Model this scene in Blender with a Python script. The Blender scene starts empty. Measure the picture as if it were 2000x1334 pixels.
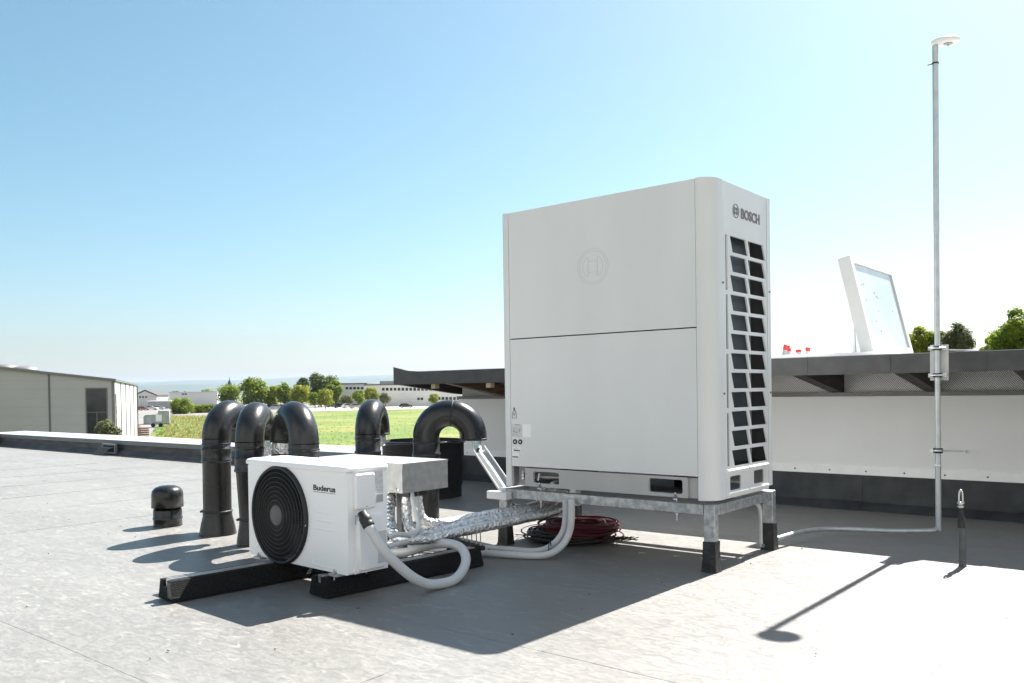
import bpy, math, random
from mathutils import Vector, Matrix
from mathutils.geometry import tessellate_polygon
random.seed(7)
sc = bpy.context.scene
col = sc.collection
PI = math.pi

# ------------------------------------------------------------------ camera
F_, CY_, PITCH, ROLL, CH = 1653.98, 788.32, -.0151, -.0145, .8989
def cam_basis():
    cp, sp = math.cos(PITCH), math.sin(PITCH)
    f = Vector((0, cp, sp)); u = Vector((0, -sp, cp)); r = Vector((1, 0, 0))
    c, s = math.cos(ROLL), math.sin(ROLL)
    return r*c+u*s, u*c-r*s, f
CR, CU, CF = cam_basis()
CAM = Vector((0, 0, CH))
cd = bpy.data.cameras.new('camera'); cam = bpy.data.objects.new('camera', cd); col.objects.link(cam)
m = Matrix((CR, CU, -CF)).transposed().to_4x4(); m.translation = CAM
cam.matrix_world = m
cd.sensor_width = 36; cd.lens = F_/2000*36; cd.shift_y = (CY_-667)/2000
cd.clip_start = .05; cd.clip_end = 40000
sc.camera = cam

# ------------------------------------------------------------------ light
TH = .6889                      # the roof's own direction: U runs left and away, V right and away
SUN_AZ, SUN_EL = TH+.01, math.atan(1.165)
w = bpy.data.worlds.new('World'); sc.world = w; w.use_nodes = True
nt = w.node_tree; nt.nodes.clear()
sky = nt.nodes.new('ShaderNodeTexSky'); sky.sky_type = 'NISHITA'; sky.sun_disc = False
sky.sun_elevation = SUN_EL; sky.sun_rotation = SUN_AZ
sky.air_density = 1.0; sky.dust_density = 1.5; sky.ozone_density = 3.0; sky.altitude = 100
hs = nt.nodes.new('ShaderNodeHueSaturation'); hs.inputs['Saturation'].default_value = 1.06; hs.inputs['Hue'].default_value = .472; hs.inputs['Value'].default_value = 1.02; nt.links.new(sky.outputs[0], hs.inputs['Color'])
bg = nt.nodes.new('ShaderNodeBackground'); bg.inputs[1].default_value = .050
ow = nt.nodes.new('ShaderNodeOutputWorld')
# unseen bright clouds, added behind the camera to lift the faces in shade
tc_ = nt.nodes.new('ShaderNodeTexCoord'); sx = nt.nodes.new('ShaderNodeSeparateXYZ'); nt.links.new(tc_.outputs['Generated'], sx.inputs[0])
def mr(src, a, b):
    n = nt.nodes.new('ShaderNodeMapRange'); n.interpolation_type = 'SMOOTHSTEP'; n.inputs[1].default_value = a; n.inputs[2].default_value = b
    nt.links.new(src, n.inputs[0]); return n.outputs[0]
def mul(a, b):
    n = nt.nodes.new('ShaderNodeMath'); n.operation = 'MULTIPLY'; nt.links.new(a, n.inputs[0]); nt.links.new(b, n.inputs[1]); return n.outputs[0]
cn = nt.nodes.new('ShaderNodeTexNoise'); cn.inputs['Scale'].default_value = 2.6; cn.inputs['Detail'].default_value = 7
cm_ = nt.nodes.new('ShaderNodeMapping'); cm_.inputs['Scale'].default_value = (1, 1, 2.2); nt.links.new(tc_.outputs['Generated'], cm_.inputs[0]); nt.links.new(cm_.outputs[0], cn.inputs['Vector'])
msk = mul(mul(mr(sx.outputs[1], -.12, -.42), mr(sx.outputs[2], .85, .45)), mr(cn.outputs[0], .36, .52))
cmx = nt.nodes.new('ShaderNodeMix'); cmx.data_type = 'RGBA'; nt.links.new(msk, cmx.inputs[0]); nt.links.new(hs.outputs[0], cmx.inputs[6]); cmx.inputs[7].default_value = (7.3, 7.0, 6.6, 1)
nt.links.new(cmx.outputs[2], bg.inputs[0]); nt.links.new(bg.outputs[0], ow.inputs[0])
sl = bpy.data.lights.new('sun', 'SUN'); sl.energy = 5.0; sl.angle = math.radians(.42); sl.color = (1, .955, .9)
so = bpy.data.objects.new('sun', sl); col.objects.link(so)
sd = Vector((math.sin(SUN_AZ)*math.cos(SUN_EL), math.cos(SUN_AZ)*math.cos(SUN_EL), math.sin(SUN_EL)))
so.rotation_euler = sd.to_track_quat('Z', 'Y').to_euler(); so.location = sd*50
sc.view_settings.view_transform = 'Standard'; sc.view_settings.look = 'None'
sc.view_settings.exposure = 1.65; sc.view_settings.gamma = 1

# ------------------------------------------------------------------ pixel helpers (a pixel of the 2000 px photo -> a point)
def ray(px, py): return CR*((px-1000)/F_)-CU*((py-CY_)/F_)+CF
def at(px, py, Y): d = ray(px, py); return CAM+d*(Y/d.y)
def atz(px, py, z): d = ray(px, py); return CAM+d*((z-CH)/d.z)
P0 = Vector((.978, 4.113, 0))
Uw = Vector((-math.cos(TH), math.sin(TH), 0)); Vw = Vector((math.sin(TH), math.cos(TH), 0))
def uv(P): d = P-P0; return Vector((-d.dot(Uw), d.dot(Vw), P.z))       # roof frame: x = -u, y = v
def B(x, y, z=0): return P0-Uw*x+Vw*y+Vector((0, 0, z))

# ------------------------------------------------------------------ materials
MATS = {}
def mat(name, c, rough=.5, metal=0, c2=None, scale=4, stretch=None, bump=0, bscale=60, lo=.35, hi=.65, spec=.5, detail=5, coat=0, bstretch=None, bdist=.01):
    if name in MATS: return MATS[name]
    M = bpy.data.materials.new(name); M.use_nodes = True; N = M.node_tree.nodes; L = M.node_tree.links
    p = N['Principled BSDF']
    p.inputs['Base Color'].default_value = (*c, 1); p.inputs['Roughness'].default_value = rough
    p.inputs['Metallic'].default_value = metal; p.inputs['Specular IOR Level'].default_value = spec
    p.inputs['Coat Weight'].default_value = coat
    tc = N.new('ShaderNodeTexCoord')
    def noise(s, st, d=5):
        mp = N.new('ShaderNodeMapping'); L.new(tc.outputs['Object'], mp.inputs[0])
        if st: mp.inputs['Scale'].default_value = st
        n = N.new('ShaderNodeTexNoise'); n.inputs['Scale'].default_value = s; n.inputs['Detail'].default_value = d
        L.new(mp.outputs[0], n.inputs['Vector']); return n
    if c2:
        n = noise(scale, stretch, detail)
        r = N.new('ShaderNodeValToRGB'); r.color_ramp.elements[0].position = lo; r.color_ramp.elements[1].position = hi
        r.color_ramp.elements[0].color = (*c, 1); r.color_ramp.elements[1].color = (*c2, 1)
        L.new(n.outputs[0], r.inputs[0]); L.new(r.outputs[0], p.inputs['Base Color'])
    if bump:
        n = noise(bscale, bstretch, 4)
        b = N.new('ShaderNodeBump'); b.inputs['Strength'].default_value = bump; b.inputs['Distance'].default_value = bdist
        L.new(n.outputs[0], b.inputs['Height']); L.new(b.outputs[0], p.inputs['Normal'])
    MATS[name] = M; return M
paint = mat('light_grey_paint', (.69, .69, .68), .42, c2=(.74, .74, .73), scale=2.2, stretch=(1.6, 1.6, .5), lo=.3, hi=.7, bump=.06, bscale=400)
paintd = mat('grey_paint', (.42, .42, .41), .5, c2=(.46, .46, .45), scale=3)
white = mat('white_paint', (.91, .91, .905), .33, c2=(.93, .93, .925), scale=3)
whitep = mat('white_plastic', (.84, .845, .84), .38, c2=(.87, .87, .86), scale=6)
hosem = mat('grey_plastic_hose', (.56, .57, .57), .42, c2=(.62, .62, .61), scale=9)
blackp = mat('black_plastic_pipe', (.010, .010, .011), .27, c2=(.028, .028, .028), scale=5, bump=.12, bscale=30, lo=.3, hi=.75)
blackm = mat('matt_black', (.012, .012, .013), .6, c2=(.02, .02, .02), scale=20)
darkin = mat('dark_inside', (.008, .008, .009), .8)
rubber = mat('recycled_rubber', (.010, .010, .010), .85, c2=(.022, .022, .022), scale=160, bump=.8, bscale=220, lo=.45, hi=.6, spec=.25)
galvt = mat('galvanised_tube', (.50, .52, .53), .45, .6, c2=(.58, .60, .61), scale=20)
galv = mat('galvanised_steel', (.34, .36, .37), .48, .75, c2=(.56, .58, .59), scale=38, bump=.05, bscale=60, detail=3)
galvb = mat('galvanised_sheet', (.36, .36, .355), .42, .35, c2=(.46, .46, .45), scale=22, detail=3)
alu = mat('aluminium', (.74, .74, .73), .34, .8, c2=(.82, .82, .81), scale=8, stretch=(1, 1, 6))
alup = mat('aluminium_plate', (.84, .84, .83), .5, .1, c2=(.9, .9, .89), scale=10)
steelb = mat('bolt_steel', (.62, .62, .6), .3, 1)
foil = mat('crumpled_foil', (.56, .57, .58), .24, .92, c2=(.88, .88, .88), scale=70, bump=1.0, bscale=60, detail=4, lo=.38, hi=.6, bdist=.014)
bitumen = mat('black_bitumen', (.012, .012, .013), .55, c2=(.03, .03, .03), scale=14, bump=.7, bscale=40)
memb = mat('dark_upstand_membrane', (.024, .028, .032), .6, c2=(.045, .05, .054), scale=7, bump=.25, bscale=18)
memb2 = mat('parapet_membrane', (.05, .052, .055), .65, c2=(.095, .092, .09), scale=3, stretch=(1, 1, 4), bump=.2, bscale=20)
fascm = mat('fascia_membrane', (.058, .058, .060), .65, c2=(.078, .078, .078), scale=9, bump=.12, bscale=120)
capm = mat('grey_cap_metal', (.15, .15, .15), .5, .2, c2=(.18, .18, .18), scale=5)
slate = mat('coated_coping_edge', (.12, .14, .15), .5, c2=(.15, .17, .18), scale=3)
copm = mat('coping_membrane', (.30, .31, .31), .42, c2=(.42, .42, .41), scale=5, bump=.06, bscale=20)
wood = mat('weathered_brown_wood', (.10, .055, .03), .7, c2=(.20, .12, .07), scale=5, stretch=(8, 1, 8), bump=.3, bscale=20)
woodd = mat('dark_stained_wood', (.035, .03, .027), .7, c2=(.07, .055, .045), scale=5, stretch=(8, 1, 8))
woodl = mat('pale_cut_wood', (.42, .33, .22), .7, c2=(.5, .4, .28), scale=8)
redp = mat('red_plastic', (.55, .02, .015), .4, c2=(.62, .05, .03), scale=20)
redc = mat('dark_red_cable', (.075, .006, .012), .5, c2=(.12, .010, .018), scale=20)
inkm = mat('black_ink', (.02, .02, .02), .5)
inkg = mat('grey_purple_ink', (.17, .135, .15), .5)
inkl = mat('pale_grey_ink', (.32, .32, .33), .5)
paper = mat('white_sticker', (.86, .86, .85), .4)
stick = mat('grey_sticker', (.60, .60, .60), .4)
coilm = mat('heat_exchanger_fins', (.035, .045, .048), .45, .4, c2=(.07, .085, .09), scale=70, stretch=(1, 8, .25))
guardm = mat('fan_guard_black', (.014, .014, .015), .5)
hubm = mat('fan_hub_grey', (.11, .11, .11), .55)
teal = mat('teal_tape', (.25, .42, .42), .45, c2=(.65, .7, .7), scale=60)
glassm = mat('milky_dome_glass', (.44, .50, .50), .25, c2=(.54, .59, .59), scale=3, spec=.6)
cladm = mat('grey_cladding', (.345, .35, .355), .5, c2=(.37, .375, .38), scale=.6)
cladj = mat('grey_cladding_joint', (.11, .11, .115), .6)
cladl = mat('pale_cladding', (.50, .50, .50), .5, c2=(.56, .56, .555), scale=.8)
winm = mat('dark_window_glass', (.02, .022, .024), .08, c2=(.05, .05, .05), scale=.8)
renderw = mat('white_render_wall', (.66, .66, .66), .8, c2=(.74, .74, .73), scale=.15)
rooft = mat('dark_tile_roof', (.05, .045, .045), .7, c2=(.08, .07, .07), scale=.7)
roofl = mat('pale_flat_roof', (.55, .55, .55), .7)
barkm = mat('bark', (.05, .04, .03), .9)
asphalt = mat('grey_asphalt', (.16, .155, .15), .85, c2=(.21, .20, .19), scale=.08)
plainm = mat('distant_fields', (.10, .12, .05), .9, c2=(.16, .16, .08), scale=.004)
hillm = mat('wooded_hill', (.02, .035, .02), .9, c2=(.04, .06, .03), scale=.003)
tyrem = mat('tyre_rubber', (.015, .015, .015), .8)
carglass = mat('car_glass', (.02, .025, .03), .06)

def roof_mat():
    M = bpy.data.materials.new('bitumen_roof_membrane'); M.use_nodes = True; N = M.node_tree.nodes; L = M.node_tree.links
    p = N['Principled BSDF']; tc = N.new('ShaderNodeTexCoord')
    def n(s, st, d, dist=0):
        mp = N.new('ShaderNodeMapping'); mp.inputs['Scale'].default_value = st; mp.inputs['Rotation'].default_value = (0, 0, .55)
        L.new(tc.outputs['Object'], mp.inputs[0]); t = N.new('ShaderNodeTexNoise'); t.inputs['Scale'].default_value = s
        t.inputs['Detail'].default_value = d; t.inputs['Distortion'].default_value = dist; t.inputs['Roughness'].default_value = .62
        L.new(mp.outputs[0], t.inputs['Vector']); return t
    def ramp(src, a, b, ca, cb):
        r = N.new('ShaderNodeValToRGB'); r.color_ramp.elements[0].position = a; r.color_ramp.elements[1].position = b
        r.color_ramp.elements[0].color = (*ca, 1); r.color_ramp.elements[1].color = (*cb, 1); L.new(src, r.inputs[0]); return r
    def mix(t, f, a, b):
        x = N.new('ShaderNodeMix'); x.data_type = 'RGBA'; x.blend_type = t
        if isinstance(f, float): x.inputs[0].default_value = f
        else: L.new(f, x.inputs[0])
        L.new(a, x.inputs[6]); L.new(b, x.inputs[7]); return x.outputs[2]
    n1 = n(.7, (1, 2.2, 1), 8, .6); n2 = n(13, (1, 2.2, 1), 9, 1.6); n3 = n(5.5, (1, 3.2, 1), 9, 2.2)
    b1 = ramp(n1.outputs[0], .3, .7, (.172, .168, .158), (.214, .209, .198))
    b2 = ramp(n2.outputs[0], .40, .72, (.87, .87, .87), (1.2, 1.19, 1.175))
    b3 = ramp(n3.outputs[0], .55, .72, (1, 1, 1), (1.5, 1.48, 1.44))
    c = mix('MULTIPLY', 1.0, b1.outputs[0], b2.outputs[0]); c = mix('MULTIPLY', 1.0, c, b3.outputs[0])
    L.new(c, p.inputs['Base Color'])
    rr = ramp(n2.outputs[0], .35, .7, (.40, .40, .40), (.56, .56, .56)); L.new(rr.outputs[0], p.inputs['Roughness'])
    p.inputs['Specular IOR Level'].default_value = .5
    bp = N.new('ShaderNodeBump'); bp.inputs['Strength'].default_value = .14; bp.inputs['Distance'].default_value = .004
    L.new(n2.outputs[0], bp.inputs['Height'])
    bp2 = N.new('ShaderNodeBump'); bp2.inputs['Strength'].default_value = .07; bp2.inputs['Distance'].default_value = .03
    L.new(n3.outputs[0], bp2.inputs['Height']); L.new(bp.outputs[0], bp2.inputs['Normal']); L.new(bp2.outputs[0], p.inputs['Normal'])
    return M
roofm = roof_mat()

def grass_mat():
    M = bpy.data.materials.new('meadow_grass'); M.use_nodes = True; N = M.node_tree.nodes; L = M.node_tree.links
    p = N['Principled BSDF']; p.inputs['Roughness'].default_value = .9; tc = N.new('ShaderNodeTexCoord')
    a = N.new('ShaderNodeTexNoise'); a.inputs['Scale'].default_value = .07; a.inputs['Detail'].default_value = 9; a.inputs['Roughness'].default_value = .7
    L.new(tc.outputs['Object'], a.inputs['Vector'])
    r = N.new('ShaderNodeValToRGB'); e = r.color_ramp.elements
    e[0].position = .36; e[0].color = (.062, .115, .008, 1); e[1].position = .68; e[1].color = (.235, .19, .055, 1)
    x = e.new(.52); x.color = (.11, .155, .016, 1)
    L.new(a.outputs[0], r.inputs[0]); L.new(r.outputs[0], p.inputs['Base Color']); return M
grassm = grass_mat()
def leaf(name, c, c2):
    M = mat(name, c, .6, c2=c2, scale=1.3, lo=.4, hi=.6); N = M.node_tree.nodes; L = M.node_tree.links; p = N['Principled BSDF']
    tr = N.new('ShaderNodeBsdfTranslucent'); mx = N.new('ShaderNodeMixShader'); mx.inputs[0].default_value = .6
    L.new(p.inputs['Base Color'].links[0].from_socket, tr.inputs[0]); L.new(p.outputs[0], mx.inputs[1]); L.new(tr.outputs[0], mx.inputs[2])
    L.new(mx.outputs[0], N['Material Output'].inputs[0]); return M
leafd = leaf('leaves_dark', (.05, .085, .012), (.12, .16, .022))
leafm = leaf('leaves_mid', (.12, .19, .010), (.24, .30, .016))
leafy = leaf('leaves_yellow_green', (.18, .235, .012), (.32, .33, .022))
leafg = leaf('leaves_grey_green', (.10, .12, .045), (.22, .23, .10))

# ------------------------------------------------------------------ object helpers
FB = (P0.x, P0.y, -TH)               # roof frame
FW = (0., 0., 0.)                    # world frame
OFF = {}
def thing(name, label, cat, base, frame=FW, group=None, kind=None):
    o = bpy.data.objects.new(name, None); col.objects.link(o)
    ox, oy, a = frame; b = Vector(base)
    o.location = (ox+b.x*math.cos(a)-b.y*math.sin(a), oy+b.x*math.sin(a)+b.y*math.cos(a), b.z); o.rotation_euler = (0, 0, a)
    o.empty_display_size = .05
    o['label'] = label; o['category'] = cat
    if group: o['group'] = group
    OFF[o] = b; return o
def root_of(o):
    while o.parent: o = o.parent
    return o
class MB:
    def __init__(s): s.v = []; s.f = []; s.sm = []
    def add(s, vs, fs, smooth=False):
        n = len(s.v); s.v += [Vector(x) for x in vs]; s.f += [[i+n for i in f] for f in fs]; s.sm += [smooth]*len(fs); return s
    def box(s, a, b):
        (x0, y0, z0), (x1, y1, z1) = a, b
        x0, x1 = sorted((x0, x1)); y0, y1 = sorted((y0, y1)); z0, z1 = sorted((z0, z1))
        return s.add([(x0,y0,z0),(x1,y0,z0),(x1,y1,z0),(x0,y1,z0),(x0,y0,z1),(x1,y0,z1),(x1,y1,z1),(x0,y1,z1)],
                     [(0,3,2,1),(4,5,6,7),(0,1,5,4),(1,2,6,5),(2,3,7,6),(3,0,4,7)])
    def prism(s, pts, d, smooth=False):   # polygon pts (3-D, planar) pushed by vector d
        n = len(pts); d = Vector(d); P = [Vector(p) for p in pts]
        nrm = Vector((0,0,0))
        for i in range(n): nrm += P[i].cross(P[(i+1) % n])
        if nrm.dot(d) > 0: P = P[::-1]
        s.add(P+[p+d for p in P], [tuple(range(n)), tuple(range(2*n-1, n-1, -1))])
        return s.add(P+[p+d for p in P], [(i, i+n, (i+1) % n+n, (i+1) % n) for i in range(n)], smooth)
    def tube(s, pts, r, n=12, cap=True, sub=0, rib=None):
        P = [Vector(p) for p in pts]; R = r if isinstance(r, (list, tuple)) else [r]*len(P)
        if sub and len(P) > 2:
            Q = []; RQ = []
            for i in range(len(P)-1):
                a = P[i-1] if i else P[0]*2-P[1]; b, c = P[i], P[i+1]; d = P[i+2] if i+2 < len(P) else P[-1]*2-P[-2]
                for k in range(sub):
                    t = k/sub
                    Q.append(.5*((2*b)+(c-a)*t+(2*a-5*b+4*c-d)*t*t+(3*b-a-3*c+d)*t**3)); RQ.append(R[i]*(1-t)+R[i+1]*t)
            Q.append(P[-1]); RQ.append(R[-1]); P, R = Q, RQ
        T = [(P[min(i+1, len(P)-1)]-P[max(i-1, 0)]).normalized() for i in range(len(P))]
        nv = T[0].orthogonal().normalized(); vs = []
        for i, p in enumerate(P):
            if i:
                ax = T[i-1].cross(T[i])
                if ax.length > 1e-7: nv = Matrix.Rotation(T[i-1].angle(T[i]), 3, ax) @ nv
            nv = (nv-T[i]*nv.dot(T[i])).normalized(); bv = T[i].cross(nv)
            rr = R[i]*(1+(rib if rib and i % 2 else 0))
            vs += [p+(nv*math.cos(2*PI*k/n)+bv*math.sin(2*PI*k/n))*rr for k in range(n)]
        fs = [(i*n+k, i*n+(k+1) % n, (i+1)*n+(k+1) % n, (i+1)*n+k) for i in range(len(P)-1) for k in range(n)]
        s.add(vs, fs, True)
        if cap: s.add(vs[:n], [tuple(range(n-1, -1, -1))]); s.add(vs[-n:], [tuple(range(n))])
        return s
    def lathe(s, prof, c, n=40, ax=None, cap=False):     # prof = [(r, h)], axis up by default
        c = Vector(c); A = Vector(ax).normalized() if ax else Vector((0,0,1)); X = A.orthogonal().normalized(); Y = A.cross(X)
        vs = [c+A*h+(X*math.cos(2*PI*k/n)+Y*math.sin(2*PI*k/n))*max(r, 1e-4) for r, h in prof for k in range(n)]
        fs = [(i*n+k, i*n+(k+1) % n, (i+1)*n+(k+1) % n, (i+1)*n+k) for i in range(len(prof)-1) for k in range(n)]
        s.add(vs, fs, True)
        if cap: s.add(vs[:n], [tuple(range(n-1, -1, -1))]); s.add(vs[-n:], [tuple(range(n))])
        return s
    def plate(s, outer, holes, o, ex, ey, d, shrink=0.0):  # plate with holes: 2-D loops, origin o, axes ex, ey, depth vector d (inwards)
        o, ex, ey, d = Vector(o), Vector(ex), Vector(ey), Vector(d)
        loops = [outer]+holes; P3 = [[Vector((a, b, 0)) for a, b in l] for l in loops]
        tri = tessellate_polygon(P3); flat = [p for l in loops for p in l]
        V = [o+ex*a+ey*b for a, b in flat]; nn = ex.cross(ey)
        if nn.dot(d) > 0: tri = [t[::-1] for t in tri]
        fixed = []
        for t in tri:
            a, b, c = [flat[i] for i in t]
            ar = (b[0]-a[0])*(c[1]-a[1])-(b[1]-a[1])*(c[0]-a[0])
            want = 1 if nn.dot(d) < 0 else -1
            fixed.append(t if ar*want > 0 else t[::-1])
        s.add(V, fixed)
        for li, l in enumerate(loops):
            cx = sum(p[0] for p in l)/len(l); cy = sum(p[1] for p in l)/len(l); n = len(l)
            k = shrink if li else 0
            A = [o+ex*a+ey*b for a, b in l]
            Bk = [o+ex*(a-k*(1 if a > cx else -1))+ey*(b-k*(1 if b > cy else -1))+d for a, b in l]
            s.add(A+Bk, [(i, (i+1) % n, (i+1) % n+n, i+n) for i in range(n)])
        return s
    def build(s, name, m, parent=None, base=None, frame=FW, bevel=0, seg=2):
        me = bpy.data.meshes.new(name)
        if parent is not None: off = OFF[root_of(parent)]
        else: off = Vector(base) if base is not None else Vector((0,0,0))
        me.from_pydata([tuple(v-off) for v in s.v], [], s.f); me.update()
        me.polygons.foreach_set('use_smooth', s.sm)
        me.materials.append(m if not isinstance(m, str) else MATS[m])
        o = bpy.data.objects.new(name, me); col.objects.link(o)
        if parent is not None: o.parent = parent
        else:
            ox, oy, a = frame
            o.location = (ox+off.x*math.cos(a)-off.y*math.sin(a), oy+off.x*math.sin(a)+off.y*math.cos(a), off.z); o.rotation_euler = (0,0,a); OFF[o] = off
        if bevel:
            b = o.modifiers.new('bevel', 'BEVEL'); b.width = bevel; b.segments = seg; b.limit_method = 'ANGLE'; b.angle_limit = math.radians(40); b.harden_normals = False
        return o
def split(mb, name, m, parent, bevel=0):
    par = list(range(len(mb.v)))
    def fd(i):
        while par[i] != i: par[i] = par[par[i]]; i = par[i]
        return i
    key = {}
    for i, v in enumerate(mb.v):
        k = (round(v.x, 5), round(v.y, 5), round(v.z, 5))
        if k in key: par[fd(i)] = fd(key[k])
        else: key[k] = i
    for f in mb.f:
        for j in f[1:]: par[fd(j)] = fd(f[0])
    groups = {}
    for n, f in enumerate(mb.f): groups.setdefault(fd(f[0]), []).append(n)
    for g_, fs in groups.items():
        o = MB(); mp_ = {}
        for n in fs:
            for i in mb.f[n]:
                if i not in mp_: mp_[i] = len(o.v); o.v.append(mb.v[i])
            o.f.append([mp_[i] for i in mb.f[n]]); o.sm.append(mb.sm[n])
        o.build(name, m, parent, bevel=bevel)
def tag(o, label, cat, group=None): o['label'] = label; o['category'] = cat; (group and o.__setitem__('group', group)); return o
def struct(o): o['kind'] = 'structure'; return o
def rect(x0, y0, x1, y1): return [(x0, y0), (x1, y0), (x1, y1), (x0, y1)]
def rrect(x0, y0, x1, y1, r, n=4):
    out = []
    for cx, cy, a0 in ((x1-r, y1-r, 0), (x0+r, y1-r, PI/2), (x0+r, y0+r, PI), (x1-r, y0+r, 1.5*PI)):
        out += [(cx+r*math.cos(a0+PI/2*k/n), cy+r*math.sin(a0+PI/2*k/n)) for k in range(n+1)]
    return out
def text_mesh(txt, o, ex, ey, height, width, bold=.012, thick=.0012):
    c = bpy.data.curves.new('t', 'FONT'); c.body = txt; c.size = 1; c.offset = bold; c.extrude = .5; c.resolution_u = 4
    t = bpy.data.objects.new('t', c); col.objects.link(t)
    bpy.context.view_layer.update()
    me = bpy.data.meshes.new_from_object(t.evaluated_get(bpy.context.evaluated_depsgraph_get()))
    xs = [v.co.x for v in me.vertices]; ys = [v.co.y for v in me.vertices]; x0, x1, y0, y1 = min(xs), max(xs), min(ys), max(ys)
    o, ex, ey = Vector(o), Vector(ex), Vector(ey); nz = ex.cross(ey)
    mb = MB(); mb.add([o+ex*((v.co.x-x0)/(x1-x0)*width)+ey*((v.co.y-y0)/(y1-y0)*height)+nz*((v.co.z+.5)*thick) for v in me.vertices],
                      [tuple(p.vertices) for p in me.polygons])
    bpy.data.objects.remove(t); bpy.data.meshes.remove(me); bpy.data.curves.remove(c)
    return mb
def scatter_ink(mb, x0, x1, y0, y1, y, n, seed, sx=-1, smin=.002, smax=.008, h=.002):
    rnd = random.Random(seed)
    for _ in range(n):
        a = rnd.uniform(x0, x1-smax); b = rnd.uniform(y0, y1-h); ww = rnd.uniform(smin, smax)
        mb.box((a, y-.0006, b), (a+ww, y, b+h*rnd.uniform(.5, 1.2)))
def circle_pts(c, r, ax, n=24, a0=0, a1=2*PI):
    c = Vector(c); A = Vector(ax).normalized(); X = A.orthogonal().normalized(); Y = A.cross(X)
    return [c+(X*math.cos(a0+(a1-a0)*k/n)+Y*math.sin(a0+(a1-a0)*k/n))*r for k in range(n+1)]

# ================================================================== SETTING
GZ = -4.1
def terrain():
    # plain: one sheet to the horizon, slightly rolling
    mb = MB(); n = 64; R = [0, 60, 150, 400, 1200, 3500, 9000, 13200]
    vs = [(0, 0, GZ-.02)]; fs = []
    for r in R[1:]: vs += [(r*math.cos(2*PI*k/n), r*math.sin(2*PI*k/n), GZ-.02) for k in range(n)]
    fs += [(0, 1+k, 1+(k+1) % n) for k in range(n)]
    for i in range(len(R)-2): fs += [(1+i*n+k, 1+(i+1)*n+k, 1+(i+1)*n+(k+1) % n, 1+i*n+(k+1) % n) for k in range(n)]
    mb.add(vs, fs); struct(mb.build('ground', plainm))
    def sheet(px, z, name, m):
        P = [atz(x, y, z) for x, y in px]; mb = MB(); t = tessellate_polygon([[Vector((p.x, p.y, 0)) for p in P]])
        mb.add(P, t)
        o = mb.build(name, m); return o
    struct(sheet([(60, 1000), (60, 795), (300, 791), (420, 789), (640, 784), (905, 779), (1800, 766), (1800, 1000)], GZ+.0, 'parking_area', asphalt))
    # meadow, gently uneven
    fld = [(285, 905), (296, 845), (318, 824), (345, 812), (400, 812.5), (462, 812), (520, 806.5), (620, 804), (700, 801.5), (800, 799.5), (905, 798.5), (1040, 797), (1800, 786), (1800, 960), (1040, 960)]
    struct(sheet(fld, GZ+.03, 'meadow', grassm))
    struct(sheet([(600, 802.5), (600, 797), (760, 793.5), (905, 791.5), (1800, 779), (1800, 784), (905, 797), (760, 799)], GZ+.03, 'gravel_path', mat('pale_gravel', (.40, .37, .32), .9, c2=(.46, .43, .38), scale=.3)))
terrain()
def hills():
    rnd = random.Random(3)
    for name, D, tops, amp in (('far_hills', 11500, [(-2600, 18), (0, 24), (180, 29), (300, 27.5), (400, 30), (480, 29), (600, 33), (680, 31.5), (770, 34), (1000, 35), (1600, 30), (3400, 24)], 1.3),
                          ('near_hills', 8200, [(-2600, 15), (0, 17), (200, 18), (330, 23), (430, 21), (520, 13), (640, 19), (700, 22), (790, 14), (1000, 20), (3400, 18)], 2.0)):
        mb = MB(); xs = list(range(-2600, 3401, 40)); rows = []
        def top(x):
            for (a, b), (c, d) in zip(tops, tops[1:]):
                if a <= x <= c: t = (x-a)/(c-a); t = t*t*(3-2*t); return b+(d-b)*t
        prev = 0; hs = []
        for x in xs:
            prev = prev*.7+rnd.uniform(-.6, .6)*amp; hs.append((top(x)+prev)/F_*D)
        prof = [(-1500, 0), (-1000, .3), (-500, .75), (0, 1), (500, .8), (1500, 0)]
        vs = []
        for i, x in enumerate(xs):
            for dy, k in prof:
                hh = hs[i]*k*(1+rnd.uniform(-.05, .05) if 0 < k < 1 else 1)
                vs.append(((x-1000)/F_*D, D+dy+rnd.uniform(-80, 80)*(0 < k < 1), GZ+hh+(4.9 if k == 1 else 0)-.5))
        n = len(prof); fs = [(i*n+j, (i+1)*n+j, (i+1)*n+j+1, i*n+j+1) for i in range(len(xs)-1) for j in range(n-1)]
        mb.add(vs, fs, True); struct(mb.build(name, hillm))
hills()

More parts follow.
